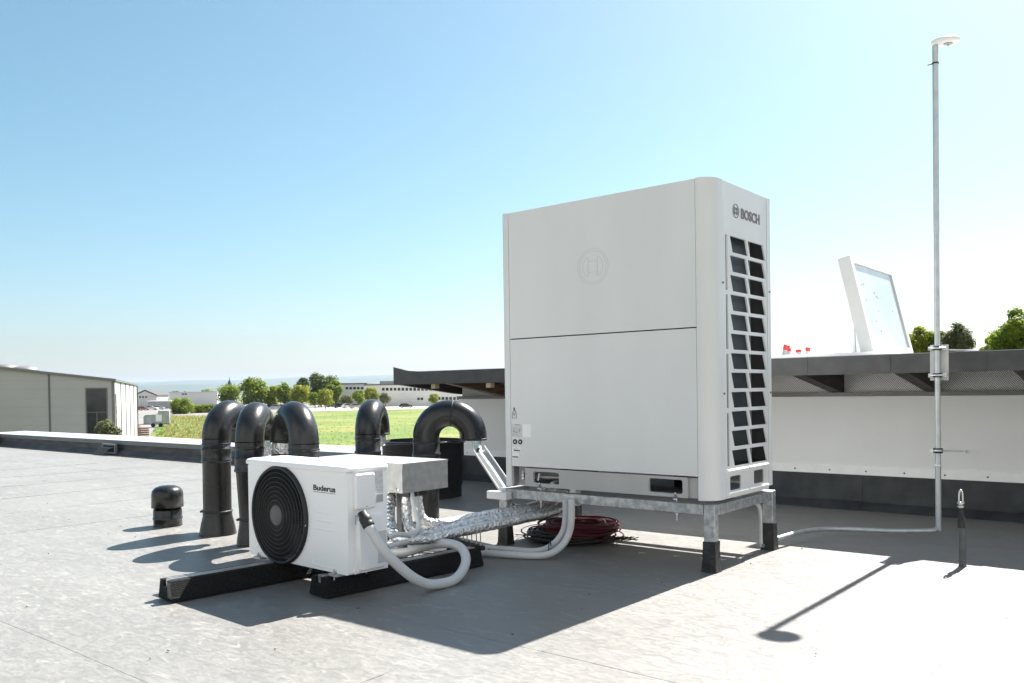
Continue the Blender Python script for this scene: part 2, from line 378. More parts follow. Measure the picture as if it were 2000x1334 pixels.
def flat_roof():
    # bitumen roof: top sheet with welded seams, body down to the ground
    mb = MB(); x0, x1, y0, y1 = -16.0, 9, -14, 2.62
    mb.box((x0, y0, GZ-.1), (x1, y1, -.05))
    struct(mb.build('building_below', cladm, frame=FB))
    rnd = random.Random(5); mb = MB(); nx, ny = 100, 66
    def h(x, y):
        return .004*math.sin(x*1.7+y*.6)*math.sin(y*1.3)-.004
    xs = [x0+(x1-x0)*i/nx for i in range(nx+1)]; ys = [y0+(y1-y0)*j/ny for j in range(ny+1)]
    mb.add([(x, y, h(x, y)) for x in xs for y in ys], [(i*(ny+1)+j, (i+1)*(ny+1)+j, (i+1)*(ny+1)+j+1, i*(ny+1)+j+1) for i in range(nx) for j in range(ny)], True)
    struct(mb.build('flat_roof', roofm, frame=FB))
    # overlapping membrane laps: thin raised strips
    mb = MB()
    for k, (yy, xa, xb) in enumerate(((-2.48, -4.4, -.3), (-1.50, -1.3, 3.5), (1.02, -12, 1.0), (-3.6, -6, 2), (-4.8, -9, 5))):
        pts = []
        x = xa
        while x < xb+.01:
            pts.append((x, yy+.006*math.sin(x*.9+k)+.004*math.sin(x*3.1))); x += .5
        for (a, b), (c, d) in zip(pts, pts[1:]):
            mb.add([(a, b, h(a, b)+.0009), (c, d, h(c, d)+.0009), (c, d+.10, h(c, d)+.0002), (a, b+.10, h(a, b)+.0002), (a, b-.001, h(a, b)-.004), (c, d-.001, h(c, d)-.004)], [(0, 1, 2, 3), (4, 5, 1, 0)])
    for (xx, ya, yb) in ((.99, -3.6, 1.9), (1.09, -3.6, 1.9), (-.28, -2.48, -1.5), (-4.4, -5, 1.9), (-5.5, -5, 1.9), (-6.6, -5, 1.9), (-7.7, -5, 1.9), (-8.8, -5, 1.9), (-9.9, -5, 1.9), (-11.2, -5, 1.9), (-12.5, -5, 1.9), (-14, -5, 1.9)):
        pts = []; y = ya
        while y < yb+.01: pts.append((xx+.006*math.sin(y*1.7), y)); y += .5
        for (a, b), (c, d) in zip(pts, pts[1:]):
            mb.add([(a, b, h(a, b)+.0028), (a+.10, b, h(a, b)+.0012), (c+.10, d, h(c, d)+.0012), (c, d, h(c, d)+.0028), (a-.001, b, h(a, b)-.004), (c-.001, d, h(c, d)-.004)], [(0, 1, 2, 3), (0, 3, 5, 4)])
    struct(mb.build('roof_seams', roofm, frame=FB))
flat_roof()

# ------------------------------------------------------------------ parapet
t = thing('parapet', 'long low parapet with pale coping along the roof edge in front of the meadow', 'parapet', (-10, 2.5, 0), FB)
PV, PU = 2.45, 15.9
mb = MB()
mb.prism([(-4.13, PV, -.02), (-4.13, 3.12, -.02), (-4.13, 3.12, .205), (-4.13, PV+.012, .205)], (-PU+4.13-.7, 0, 0)); mb.prism([(-4.13, PV-.10, -.02), (-4.13, PV+.01, -.02), (-4.13, PV+.01, .08)], (-PU+4.13, 0, 0))
mb.box((-PU-.68, -12, -.02), (-PU-.012, PV, .205))
mb.build('upstand', memb2, t)
MB().box((-PU-.72, -12, GZ-.1), (-16.0, 3.14, -.03)).box((-16.0, 2.63, GZ-.1), (-4.125, 3.14, -.03)).build('outer_wall', cladm, t)
mb = MB()
mb.prism([(-4.13, PV-.005, .206), (-4.13, 3.16, .216), (-4.13, 3.16, .232), (-4.13, PV-.005, .222)], (-PU+4.13-.72, 0, 0))
mb.box((-PU-.72, -12, .207), (-PU, PV-.006, .2215))
mb.build('coping', copm, t)
mb = MB()
x = -4.135
while x > -PU:
    x2 = max(x-2.4, -PU-.02); mb.box((x, PV-.018, .158), (x2+.004, PV-.006, .2215)); x -= 2.4
mb.box((-PU+.006, -12, .158), (-PU+.018, PV-.02, .2215))
mb.build('coping_edge', slate, t)

# overflow outlet in the parapet

pO = Vector((-11.3, PV-.11, 0))
t = thing('roof_outlet', 'small metal framed overflow outlet with leaf grille low in the parapet', 'roof drain', pO, FB)
MB().plate(rect(-.22, .02, .22, .17), [rect(-.18, .045, .18, .145)], pO+Vector((0, 0, 0)), (1, 0, 0), (0, 0, 1), (0, .03, 0)).build('frame', slate, t)
MB().box(pO+Vector((-.18, .028, .045)), pO+Vector((.18, .032, .145))).build('opening', darkin, t)
mb = MB()
for k in range(7): mb.tube([pO+Vector((-.30+k*.05, -.10, .01)), pO+Vector((-.22+k*.05, -.03, .10)), pO+Vector((-.16+k*.05, 0, .12))], .006, 6)
mb.build('grille', slate, t)

# ------------------------------------------------------------------ raised building with eaves
WV, FV = 2.60, 1.82; XR, XL = 7.0, -4.12
t = thing('raised_building', 'raised roof storey with pale wall panels under a dark grey eaves band', 'building', (0, 2.6, 0), FB)
MB().box((XL, WV, GZ-.1), (XR, 9.5, .28)).build('base_wall', cladm, t)
w_ = MB().box((XL, WV, .30), (XR, WV+.35, .822)).build('wall_panel', mat('wall_panel_render', (.78, .78, .77), .6, c2=(.81, .81, .80), scale=3, bump=.15, bscale=260), t)
MB().box((XL+.01, WV+.36, .28), (XR-.01, 9.4, 1.0)).build('core_wall', cladm, t)
MB().box((XL-.006, WV-.022, .824), (XR, WV+.34, .851)).build('wall_cap', capm, t)
fl = MB().box((XL-.004, WV-.012, .247), (XR, WV-.002, .309)).build('flashing_strip', alup, t)
mb = MB()
x = XL+.12
while x < XR:
    mb.lathe([(.001, 0), (.006, .001), (.0065, .003), (.004, .006)], (x, WV-.012, .275), 10, (0, -1, 0), True); x += .262
split(mb, 'screw', capm, fl)
mb = MB(); mb.prism([(XL, WV-.004, .246), (XL, WV-.004, .05), (XL, WV-.10, -.012), (XL, WV+.0, -.012), (XL, WV+.0, .246)], (XR-XL, 0, 0))
mb.build('upstand_membrane', memb, t)
mb = MB()
for x in (1.0, -.35, -1.9): mb.prism([(x-.1, WV-.008, .24), (x-.1, WV-.008, .055), (x-.1, WV-.106, -.009), (x-.1, WV-.10, -.0125), (x-.1, WV-.003, .05), (x-.1, WV-.003, .24)], (.35, 0, 0))
split(mb, 'membrane_patch', memb, t)
# eaves
XE = XL-.13
MB().box((XE+.02, FV+.02, 1.0), (XR, 9.5, 1.075)).build('roof_deck', fascm, t)
rf = MB(); rf.box((XE, FV, .974), (XR, FV+.018, 1.092)); rf.box((XE, FV+.02, .985), (XE+.018, 9.5, 1.092))
rf.add([(XE, FV-.001, 1.09), (XE+.42, FV-.001, 1.09), (XE+.2, FV-.001, 1.105), (XE, FV-.001, 1.145), (XE, FV+.02, 1.09), (XE+.42, FV+.02, 1.09), (XE+.2, FV+.02, 1.105), (XE, FV+.02, 1.145)],
       [(0, 1, 2, 3), (5, 4, 7, 6), (3, 2, 6, 7), (2, 1, 5, 6), (0, 3, 7, 4)])
rf.build('fascia', fascm, t)
MB().box((XE, FV+.019, 1.078), (XR, 9.5, 1.097)).build('roof_covering', copm, t)
mb = MB(); rnd = random.Random(2)
for px in (1560, 1720, 1905):
    q = at(px, 710, 5.0); d = (q-CAM); p = uv(CAM); 
    x = None
    # x position on the fascia plane
    a, b = uv(CAM), uv(CAM+d); k = (FV-a.y)/(b.y-a.y); x = a.x+(b.x-a.x)*k
    mb.plate(rrect(x-.06, .978, x+.06, 1.09, .02), [], (0, FV-.0035, 0), (1, 0, 0), (0, 0, 1), (0, .003, 0))
split(mb, 'membrane_patch', fascm, t)
def fx(px, py, y):     # roof frame point on the plane v = y under a pixel
    d = ray(px, py); a, b = uv(CAM), uv(CAM+d); k = (y-a.y)/(b.y-a.y); return a+(b-a)*k
rx = [fx(1636, 750, WV).x-.0, fx(1823, 750, WV).x, fx(2010, 750, WV).x]
pitch_r = rx[1]-rx[0]
raf = [rx[0]+pitch_r*k for k in range(-9, 9)]
mpan = mat('perforated_mesh', (.30, .30, .30), .45, .4)
def perforated():
    M = bpy.data.materials.new('perforated_vent_sheet'); M.use_nodes = True; N = M.node_tree.nodes; L = M.node_tree.links
    p = N['Principled BSDF']; p.inputs['Roughness'].default_value = .4; tc = N.new('ShaderNodeTexCoord')
    v = N.new('ShaderNodeTexVoronoi'); v.inputs['Scale'].default_value = 95; v.inputs['Randomness'].default_value = 0.0
    mp = N.new('ShaderNodeMapping'); mp.inputs['Scale'].default_value = (1, 0, 1); mp.inputs['Rotation'].default_value = (0, .6, 0)
    L.new(tc.outputs['Object'], mp.inputs[0]); L.new(mp.outputs[0], v.inputs['Vector'])
    r = N.new('ShaderNodeValToRGB'); r.color_ramp.elements[0].position = .32; r.color_ramp.elements[1].position = .36
    r.color_ramp.elements[0].color = (.02, .02, .02, 1); r.color_ramp.elements[1].color = (.80, .80, .79, 1)
    L.new(v.outputs['Distance'], r.inputs[0]); L.new(r.outputs[0], p.inputs['Base Color']); return M
MB().box((XL+.01, WV+.045, .85), (XR, WV+.05, 1.0)).build('vent_mesh', perforated(), t)
for x in raf:
    if not (XL+.1 < x < XR): continue
    mb = MB(); mb.prism([(x-.05, FV+.02, .973), (x-.05, FV+.02, .999), (x-.05, WV+.04, .999), (x-.05, WV+.04, .852), (x-.05, WV-.03, .856)], (.085, 0, 0))
    mb.build('rafter', wood if x < -1.2 or abs(x-rx[0]+pitch_r) < .1 else woodd, t)
mb = MB(); mb.prism([(XE+.03, FV+.02, .973), (XE+.03, FV+.02, .999), (XE+.03, WV+.1, .999), (XE+.03, WV+.1, .87), (XE+.03, WV-.05, .885)], (.06, 0, 0)); mb.build('rafter', woodd, t)
for xx in (fx(868, 752, 2.0).x, fx(975, 752, 2.0).x): MB().box((xx-.02, FV+.022, .93), (xx+.03, FV+.08, .972)).build('rafter_block', woodl, t)

# open roof light on the raised roof
t = thing('open_roof_light', 'white framed roof light tilted open beside the antenna mast', 'roof light', (0, 3.0, 1.1), FB)
hy0, hy1 = 2.25, 3.28
MB().box((-.62, hy0-.1, 1.098), (.12, hy1+.1, 1.128)).build('kerb', white, t, bevel=.004)
ang = math.radians(77); pv = Vector((.09, 0, 1.128)); ex = Vector((-math.cos(ang), 0, math.sin(ang))); nz = Vector((math.sin(ang), 0, math.cos(ang)))
def sp(a, y, b): return pv+ex*a+nz*b+Vector((0, y, 0))
mb = MB(); L_ = .70
def slab(mb, a0, a1, y0, y1, b0, b1):
    mb.prism([sp(a0, y0, b0), sp(a1, y0, b0), sp(a1, y1, b0), sp(a0, y1, b0)], nz*(b1-b0))
slab(mb, 0, L_, hy0, hy0+.06, -.085, .0); slab(mb, 0, L_, hy1-.06, hy1, -.085, .0); slab(mb, 0, .06, hy0+.06, hy1-.06, -.085, .0); slab(mb, L_-.05, L_, hy0+.06, hy1-.06, -.085, 0)
mb.build('sash_frame', mat('pvc_frame', (.60, .60, .595), .4, c2=(.64, .64, .63), scale=5), t, bevel=.012)
mb = MB(); slab(mb, .062, L_-.052, hy0+.062, hy1-.062, -.05, -.012); mb.build('glazing', glassm, t)
mb = MB(); rnd = random.Random(9)
for _ in range(11):
    a, y = rnd.uniform(.12, .55), rnd.uniform(hy0+.15, hy1-.2); r = rnd.uniform(.003, .009); slab(mb, a, a+r*2, y, y+r*1.6, -.0118, -.011)
mb.build('dirt_specks', capm, t)['kind'] = 'stuff'
mb = MB(); mb.prism([sp(.35, hy0+.03, -.09), sp(.35, hy0+.055, -.09), Vector((-.06, hy0+.055, 1.128)), Vector((-.06, hy0+.03, 1.128))], (.02, 0, 0)); mb.build('stay', alup, t)

# red capped vent pipes
for i, (px, py, hh, r, tilt) in enumerate(((1530, 680, .055, .024, .25), (1543.5, 683, .022, .014, -.1), (1562, 685, .016, .020, -.15), (1576, 683, .034, .017, .1))):
    b = fx(px, py, 2.5); b.z = 1.1; top = fx(px, py, 2.5).z
    ax = Vector((tilt, 0, 1)).normalized()
    lab = ['largest of the red capped pipes, next to the big cabinet', 'narrow red capped pipe just behind the largest one', 'low red capped pipe with pale neck, third from the cabinet', 'small red capped pipe nearest the roof light'][i]
    t = thing('capped_pipe', lab, 'vent pipe', b, FB, 'red capped pipes on the raised roof')
    MB().lathe([(r*.85, 0), (r*.85, top-1.1)], b, 16, ax, True).build('pipe', paintd, t)
    MB().lathe([(r*.9, top-1.1-.012), (r, top-1.1-.01), (r, top-1.1+hh*.45), (r*.9, top-1.1+hh*.5), (.001, top-1.1+hh*.5)], b, 20, ax).build('cap', redp, t)

# ------------------------------------------------------------------ antenna mast
MVV = 1.66
mp0 = fx(1833, 1020, MVV); mx = mp0.x; myy = MVV
mtop = fx(1826, 90, MVV).z
t = thing('antenna_mast', 'tall thin metal mast with round white antenna clamped to the eaves', 'antenna', (mx, myy, .03), FB)
MB().tube([(mx, myy, .035), (mx, myy, .62)], .0165, 16).tube([(mx, myy, .62), (mx, myy, mtop*.62)], .0155, 16).tube([(mx, myy, mtop*.62), (mx, myy, mtop)], .0165, 16).build('pole', galvt, t)
dc = fx(1843, 76, MVV+.02); dcv = Vector((mx+.055, myy+.01, mtop+.015))
MB().lathe([(.001, -.012), (.070, -.012), (.078, -.004), (.078, .006), (.066, .016), (.04, .022), (.001, .024)], dcv, 40, (.06, -.10, 1)).build('antenna_disc', whitep, t)
MB().lathe([(.024, -.019), (.024, -.011)], dcv+Vector((.012, 0, 0)), 20, (.06, -.1, 1), True).tube([dcv+Vector((.012, 0, -.012)), dcv+Vector((.012, 0, -.028))], .006, 10).build('antenna_socket', paintd, t)
zt = fx(1826, 124, MVV).z
MB().lathe([(.0166, -.004), (.019, -.004), (.019, .004), (.0166, .004)], (mx, myy, zt), 20).tube([(mx-.018, myy-.005, zt), (mx-.04, myy-.012, zt-.004)], .003, 6).build('cable_tie', inkm, t)
MB().lathe([(.0167, -.004), (.0215, -.002), (.0215, .003), (.0167, .005)], (mx, myy, fx(1833, 909, MVV).z), 20).build('pipe_sleeve', whitep, t)
# bracket plate on the eaves
zA, zB = fx(1830, 680, MVV).z, fx(1830, 733, MVV).z
t2 = thing('mast_bracket', 'galvanised bracket plate clamping the mast to the dark eaves band', 'bracket', (mx, FV, 1.0), FB)
MB().box((mx-.045, myy+.022, zB-.03), (mx+.055, myy+.027, zA+.02)).box((mx-.0, myy+.027, 1.0), (mx+.006, FV-.001, 1.09)).build('plate', mat('zinc_plate', (.52, .52, .515), .5, .2, c2=(.6, .6, .59), scale=12), t2)
MB().prism([(mx+.05, myy+.03, 1.101), (mx+.16, FV+.12, 1.101), (mx+.05, FV+.12, 1.101)], (0, 0, .006)).build('top_lug', alup, t2)
for z in (zA, zB):
    c = MB().tube([(mx-.045, myy-.004, z), (mx-.02, myy-.02, z), (mx+.02, myy-.02, z), (mx+.045, myy-.004, z)], .0065, 8)
    c.box((mx-.05, myy-.002, z-.011), (mx-.028, myy+.022, z+.011)).box((mx+.03, myy-.002, z-.011), (mx+.05, myy+.022, z+.011)); cl = c.build('clamp', alu, t2)
    split(MB().lathe([(.0168, -.012), (.0225, -.012), (.0225, -.004), (.0168, -.004)], (mx, myy, z), 20).lathe([(.0168, .006), (.0225, .006), (.0225, .012), (.0168, .012)], (mx, myy, z), 20), 'rubber_insert', inkm, cl)
zc = fx(1833, 880, MVV).z
t3 = thing('wall_clip', 'small clamp on a long threaded rod holding the mast to the pale wall', 'clamp', (mx, myy, zc), FB)
MB().lathe([(.0167, -.014), (.026, -.014), (.026, .014), (.0167, .014)], (mx, myy, zc), 20).build('rubber_ring', inkm, t3)
MB().box((mx-.044, myy-.008, zc-.009), (mx-.024, myy+.008, zc+.009)).lathe([(.0262, -.006), (.028, -.006), (.028, .006), (.0262, .006)], (mx, myy, zc), 20).build('clamp', alu, t3)
e = fx(1885, 881, WV)
MB().tube([(mx+.024, myy, zc), (e.x, WV, e.z)], .0045, 8).lathe([(.011, -.02), (.011, 0)], (e.x, WV, e.z), 12, (0, 1, 0), True).build('rod', steelb, t3)
# conduit running from the mast foot to the steel frame
P = [at(x, y, Y) for x, y, Y in ((1833, 1005, 5.03), (1833, 1026, 5.03), (1829, 1035, 5.02), (1815, 1037.5, 5.0), (1740, 1037, 5.0), (1650, 1033.5, 5.02), (1600, 1034, 4.98), (1560, 1040, 4.88), (1515, 1054, 4.72))]
fr_ = B(mx, myy, 0); dY = fr_.y
P = [at(x, y, dY+dd) for x, y, dd in ((1833, 1018, -.0), (1833, 1027, -.0), (1828, 1034, -.01), (1815, 1036.5, -.02), (1740, 1037, .0), (1650, 1033.5, .06), (1600, 1034, .02), (1560, 1040, -.12), (1517, 1052, -.28))]
for p in P: p.z = max(p.z, .016)
o = MB().tube(P, .0135, 12, sub=6).build('conduit', galvt, base=P[4]); tag(o, 'grey conduit lying on the roof from the mast foot to the steel frame', 'conduit')

# lifting post with shackle
b = atz(1880, 1106, 0)
t = thing('anchor_post', 'grey roof anchor post with metal eye on top beside the mast', 'anchor point', b)
Y = b.y
def zz(py): return at(1880, py, Y).z
k_ = Y/F_
MB().lathe([(7.5*k_, 0), (6.5*k_, .01), (6.2*k_, zz(1030))], b, 24, (.012, 0, 1)).build('sleeve', mat('grey_rubber_sleeve', (.07, .075, .08), .55, c2=(.10, .105, .11), scale=20), t)
bt = Vector((at(1877.5, 1030, Y).x, b.y, zz(1031)))
MB().lathe([(6.6*k_, 0), (6.6*k_, zz(1011)-bt.z), (5.0*k_, zz(1010)-bt.z), (4.6*k_, zz(994)-bt.z)], bt, 24).build('shrink_tube', inkm, t)
bz = Vector((bt.x-.002, b.y, zz(994)))
MB().lathe([(3.4*k_, -.005), (3.4*k_, .006), (6.5*k_, .007), (6.5*k_, .016), (4*k_, .017), (4*k_, .022), (7.2*k_, .023), (7.2*k_, .033), (3*k_, .036)], bz, 6).build('nut', steelb, t)
MB().tube([bz+Vector((-.008, 0, .03)), bz+Vector((-.009, 0, .055)), bz+Vector((-.005, 0, .085)), bz+Vector((.002, 0, .092)), bz+Vector((.008, 0, .082)), bz+Vector((.010, 0, .055)), bz+Vector((.010, 0, .03))], .0048, 10, sub=4).build('shackle', steelb, t)

# ================================================================== LARGE OUTDOOR UNIT
Z0, ZT = .34, 1.93
t = thing('rooftop_heat_pump', 'large pale grey outdoor unit cabinet standing on a galvanised steel frame', 'outdoor unit', (-.67, .36, Z0), FB)
SEAM = 1.198; PB = .462; UL, UR, V1, V2, D_, W_ = 1.278, .085, .134, .664, .7186, 1.34
g = .0022
MB().box((-UL+g, 0, SEAM+.003), (-UR-g, .02, ZT-.002)).build('upper_front_panel', paint, t, bevel=.002)
lp = MB().box((-UL+g, 0, PB), (-UR-g, .02, SEAM-.003)).build('lower_front_panel', paint, t, bevel=.002)
# corner columns (plan outlines pushed up)
def arc(cx, cy, r, a0, a1, n=14): return [(cx+r*math.cos(a0+(a1-a0)*k/n), cy+r*math.sin(a0+(a1-a0)*k/n)) for k in range(n+1)]
def column(name, outl, z0, z1, m=paint):
    mb = MB(); n = len(outl); P = [Vector((x, y, z0)) for x, y in outl]; mb.prism(P, (0, 0, z1-z0)); mb.sm = [False]*2+[True]*n
    o = mb.build(name, m, t); md = o.modifiers.new('split', 'EDGE_SPLIT'); md.split_angle = math.radians(35); return o
rc = .084
column('corner_column', [(-UR, 0)]+[( -rc*1.0+rc*math.sin(a), rc-rc*math.cos(a)) for a in [PI/2*k/14 for k in range(15)]]+[(0, V1-g), (-.02, V1-g), (-.02, .09), (-.09, .022), (-UR, .022)], Z0+.004, ZT)
column('corner_column', [(-UL, 0)]+[(-W_+.04-.04*math.sin(a), .04-.04*math.cos(a)) for a in [PI/2*k/10 for k in range(11)]]+[(-W_, .13), (-W_+.02, .13), (-W_+.02, .05), (-UL, .022)], Z0+.004, ZT)
column('corner_column', [(0, V2+g), (0, D_-.008), (-.008, D_), (-.06, D_), (-.06, D_-.02), (-.02, D_-.02), (-.02, V2+g)], Z0+.02, ZT-.001)
MB().box((-W_+.001, .132, Z0+.02), (-W_+.02, D_, ZT)).build('left_panel', paint, t)
MB().box((-W_+.021, D_-.02, Z0+.02), (-.061, D_-.001, ZT)).build('back_panel', paint, t)
tp = MB(); tp.plate(rect(-UL+.003, .024, -.022, D_-.022), [[(cx+.27*math.cos(2*PI*k/28), .37+.27*math.sin(2*PI*k/28)) for k in range(28)] for cx in (-.98, -.36)], (0, 0, ZT-.012), (1, 0, 0), (0, 1, 0), (0, 0, -.03))
tp.build('top_panel', paint, t)
for cx in (-.98, -.36):
    mb = MB()
    for r in [.03+.02*k for k in range(12)]: mb.tube(circle_pts((cx, .37, ZT-.02), r, (0, 0, 1), 28), .0018, 4, False)
    for a in range(8): mb.tube([(cx+.02*math.cos(a*PI/4), .37+.02*math.sin(a*PI/4), ZT-.022), (cx+.268*math.cos(a*PI/4), .37+.268*math.sin(a*PI/4), ZT-.022)], .0025, 4, False)
    mb.build('top_fan_guard', guardm, t)
# side grille panel
holes = []
for i in range(12):
    zt_ = 1.665-i*.0985; zb_ = zt_-.081
    zo = .0
    holes.append([(.205, zt_), (.236, zb_), (.422, zb_+zo), (.394, zt_+zo)])
    holes.append([(.418, zt_), (.447, zb_), (.647, zb_), (.612, zt_)])
for a, b_ in ((1.665, 1.388), (1.366, 1.092), (1.068, .797), (.772, .503)): holes.append(rect(.153, b_, .178, a))
holes.append(rrect(.180, .380, .312, .452, .012)); holes.append(rrect(.468, .386, .602, .458, .012))
mb = MB(); mb.plate(rect(V1+g, Z0+.004, V2-g, ZT-.002), holes, (-.001, 0, 0), (0, 1, 0), (0, 0, 1), (-.008, 0, 0), .001)
sp_ = mb.build('side_grille_panel', paint, t, bevel=.0025)
mb = MB()
for z in (.478, .366):
    for a, b_ in ((.150, .385), (.405, .648)):
        mb.prism([(-.001, a, z-.011), (.007, a+.004, z-.004), (.007, a+.004, z+.004), (-.001, a, z+.011)], (0, b_-a, 0))
split(mb, 'pressed_rib', paint, sp_)
split(MB().lathe([(.006, 0), (.006, .004), (.003, .006)], (.0, .396, .482), 10, (1, 0, 0), True).lathe([(.005, 0), (.005, .006)], (.001, .115, 1.42), 10, (1, 0, 0), True).lathe([(.005, 0), (.005, .006)], (.001, .69, 1.42), 10, (1, 0, 0), True).lathe([(.005, 0), (.005, .006)], (.001, .115, .87), 10, (1, 0, 0), True).lathe([(.005, 0), (.005, .006)], (.001, .69, .87), 10, (1, 0, 0), True), 'screw', capm, t)
# inside: coil, dividing sheet, floor
MB().box((-.075, .185, .5), (-.07, .565, 1.7)).build('heat_exchanger', coilm, t)
MB().box((-.09, .568, .5), (-.06, .578, 1.7)).build('coil_end_plate', galvb, t)
MB().box((-.13, .14, .5), (-.12, .66, 1.72)).box((-UL, .024, .46), (-.1, .03, ZT-.05)).box((-.12, .03, .49), (-.03, D_-.03, .498)).build('inner_shell', darkin, t)
MB().box((-.119, D_-.026, .5), (-.022, D_-.0215, 1.72)).build('inner_back', mat('inner_grey', (.07, .07, .07), .6), t)
MB().box((-.119, V2+.001, .5), (-.0225, V2+.003, 1.72)).build('inner_side', mat('inner_grey', (.07, .07, .07), .6), t)
MB().box((-UL, .05, .346), (-.03, D_-.03, .36)).build('base_tray', paintd, t)
split(MB().tube([(-.05, .22, .42), (-.25, .22, .425)], .018, 12).tube([(-.06, .28, .39), (-.2, .29, .40)], .012, 12), 'inner_pipe', galvb, t)
# skid with fork openings
MB().box((-.40, .33, .361), (-.12, .335, .455)).box((-1.17, .33, .361), (-.9, .335, .455)).box((-1.2, .04, .456), (-.12, .34, .459)).build('skid_shade_sheet', darkin, t)  # near-black sheets stand in for the shade behind the fork openings
mb = MB(); mb.plate(rect(-1.185, .350, -.150, PB-.008), [rrect(-1.128, .370, -.945, .437, .012), rrect(-.372, .368, -.178, .440, .012)], (0, .012, 0), (1, 0, 0), (0, 0, 1), (0, .012, 0), .002)
mb.box((-.150, .012, .350), (-.148, .08, PB-.01)); mb.box((-1.187, .012, .350), (-1.185, .08, PB-.01))
mb.build('base_skid', mat('skid_paint', (.42, .42, .415), .5, c2=(.47, .47, .46), scale=4), t, bevel=.0015)
split(MB().box((-.148, .03, .35), (-.088, .034, PB-.01)).box((-1.27, .06, .35), (-1.19, .064, PB-.01)), 'skid_recess', paintd, t)
split(MB().tube([(-1.00, .02, .372), (-1.0, .25, .40)], .012, 10).tube([(-1.12, .07, .40), (-.96, .07, .405)], .011, 10), 'inner_pipe', galvb, t)
split(MB().tube([(-.96, .05, .375), (-.955, .06, .435)], .012, 12).tube([(-1.12, .06, .42), (-1.125, .05, .38)], .010, 12), 'inner_foil_pipe', foil, t)
MB().lathe([(.010, 0), (.012, .004), (.012, .018), (.008, .02), (.008, .03)], (-1.215, .03, .40), 14).tube([(-1.215, .03, .395), (-1.21, .03, .385)], .014, 12).build('service_valve', steelb, t)
for x, zb_ in ((-1.08, .262), (-.216, .262)):
    MB().lathe([(.013, .340), (.013, .348), (.009, .348), (.009, .358), (.004, .358), (.004, .376)], (x, .006, 0), 10, None, True).tube([(x, .02, zb_-.03), (x, .02, .34)], .0038, 8).lathe([(.009, .262), (.009, .272)], (x, .02, 0), 6, None, True).build('holding_bolt', steelb, t)
# lettering, emblem
tx = text_mesh('BOSCH', (.0005, .338, 1.768), (0, 1, 0), (0, 0, 1), .054, .232, .03); tx.build('lettering', inkg, sp_)
def emblem(mb, c, r, ex, wd, th):
    ex = Vector(ex); ez = Vector((0, 0, 1)); n = ex.cross(ez); c = Vector(c)
    def pt(a, b): return c+ex*a+ez*b
    def strip(pts, closed=False):
        m_ = len(pts)
        for i in range(m_ if closed else m_-1):
            a, b = Vector(pts[i]), Vector(pts[(i+1) % m_]); d = (b-a).normalized(); q = Vector((-d.y, d.x))*wd/2
            quad = [pt(*(a+q)), pt(*(b+q)), pt(*(b-q)), pt(*(a-q))]; mb.prism(quad, n*th)
    ring = lambda rr, a0, a1, k: [Vector((rr*math.cos(a0+(a1-a0)*i/k), rr*math.sin(a0+(a1-a0)*i/k))) for i in range(k+1)]
    strip(ring(r, 0, 2*PI, 40)); 
    for s in (0, PI):
        strip(ring(r*.66, s-.95, s+.95, 12))
        strip([Vector((math.cos(s)*r*.30, r*.55)), Vector((math.cos(s)*r*.30, -r*.55))])
    for b in (.30, -.30): strip([Vector((-r*.30, r*b)), Vector((r*.30, r*b))])
    return strip, ring
mb = MB(); emblem(mb, (.0005, .276, 1.798), .034, (0, 1, 0), .0028, .0012); mb.build('emblem', inkm, sp_)
mb = MB(); s_, r_ = emblem(mb, (-.692, -.0, 1.559), .098, (1, 0, 0), .0022, .0012); s_(r_(.085, 0, 2*PI, 40)); mb.build('pressed_emblem', mat('emblem_paint', (.60, .60, .59), .4), t)
# stickers and gauges on the lower panel
mb = MB(); mb.box((-1.268, -.0014, .632), (-1.194, .001, .706)); mb.build('rating_sticker', stick, lp)
split(MB().box((-1.192, -.0016, .632), (-1.130, .001, .706)).box((-1.272, -.0016, .545), (-1.205, .001, .575)).box((-1.272, -.0016, .508), (-1.219, .001, .541)), 'white_sticker', paper, lp)
mb = MB(); scatter_ink(mb, -1.266, -1.196, .636, .686, -.0015, 34, 1); scatter_ink(mb, -1.266, -1.196, .70, .705, -.0015, 4, 2, smax=.02)
scatter_ink(mb, -1.268, -1.208, .553, .572, -.0017, 7, 3, smax=.02); mb.box((-1.255, -.0022, .550), (-1.21, -.0017, .556)); mb.box((-1.268, -.0022, .512), (-1.224, -.0017, .519))
# lifting diagram
mb.box((-1.253, -.0016, .752), (-1.250, -.001, .770)); 
for x0_, x1_, z0_, z1_ in ((-1.252, -1.236, .800, .770),): mb.prism([(-1.252, -.0012, .792), (-1.249, -.0012, .792), (-1.233, -.0012, .770), (-1.237, -.0012, .770)], (0, -.0006, 0)); mb.prism([(-1.250, -.0012, .792), (-1.247, -.0012, .790), (-1.262, -.0012, .768), (-1.264, -.0012, .771)], (0, -.0006, 0))
mb.box((-1.255, -.0018, .790), (-1.246, -.0012, .802))
for a, b_, c_, d_ in ((-1.266, .740, -1.264, .766), (-1.236, .740, -1.234, .766), (-1.266, .740, -1.234, .742), (-1.266, .764, -1.234, .766)): mb.box((a, -.0018, b_), (c_, -.0012, d_))
mb.build('sticker_print', inkm, lp)
for x in (-1.247, -1.208):
    gg = MB().lathe([(.0145, 0), (.0145, .004), (.011, .005), (.011, .003), (.001, .003)], (x, 0, .604), 24, (0, -1, 0)).build('gauge', inkm, lp)
    MB().lathe([(.0065, .0032), (.001, .0038)], (x, 0, .604), 16, (0, -1, 0)).build('gauge_centre', stick, gg)

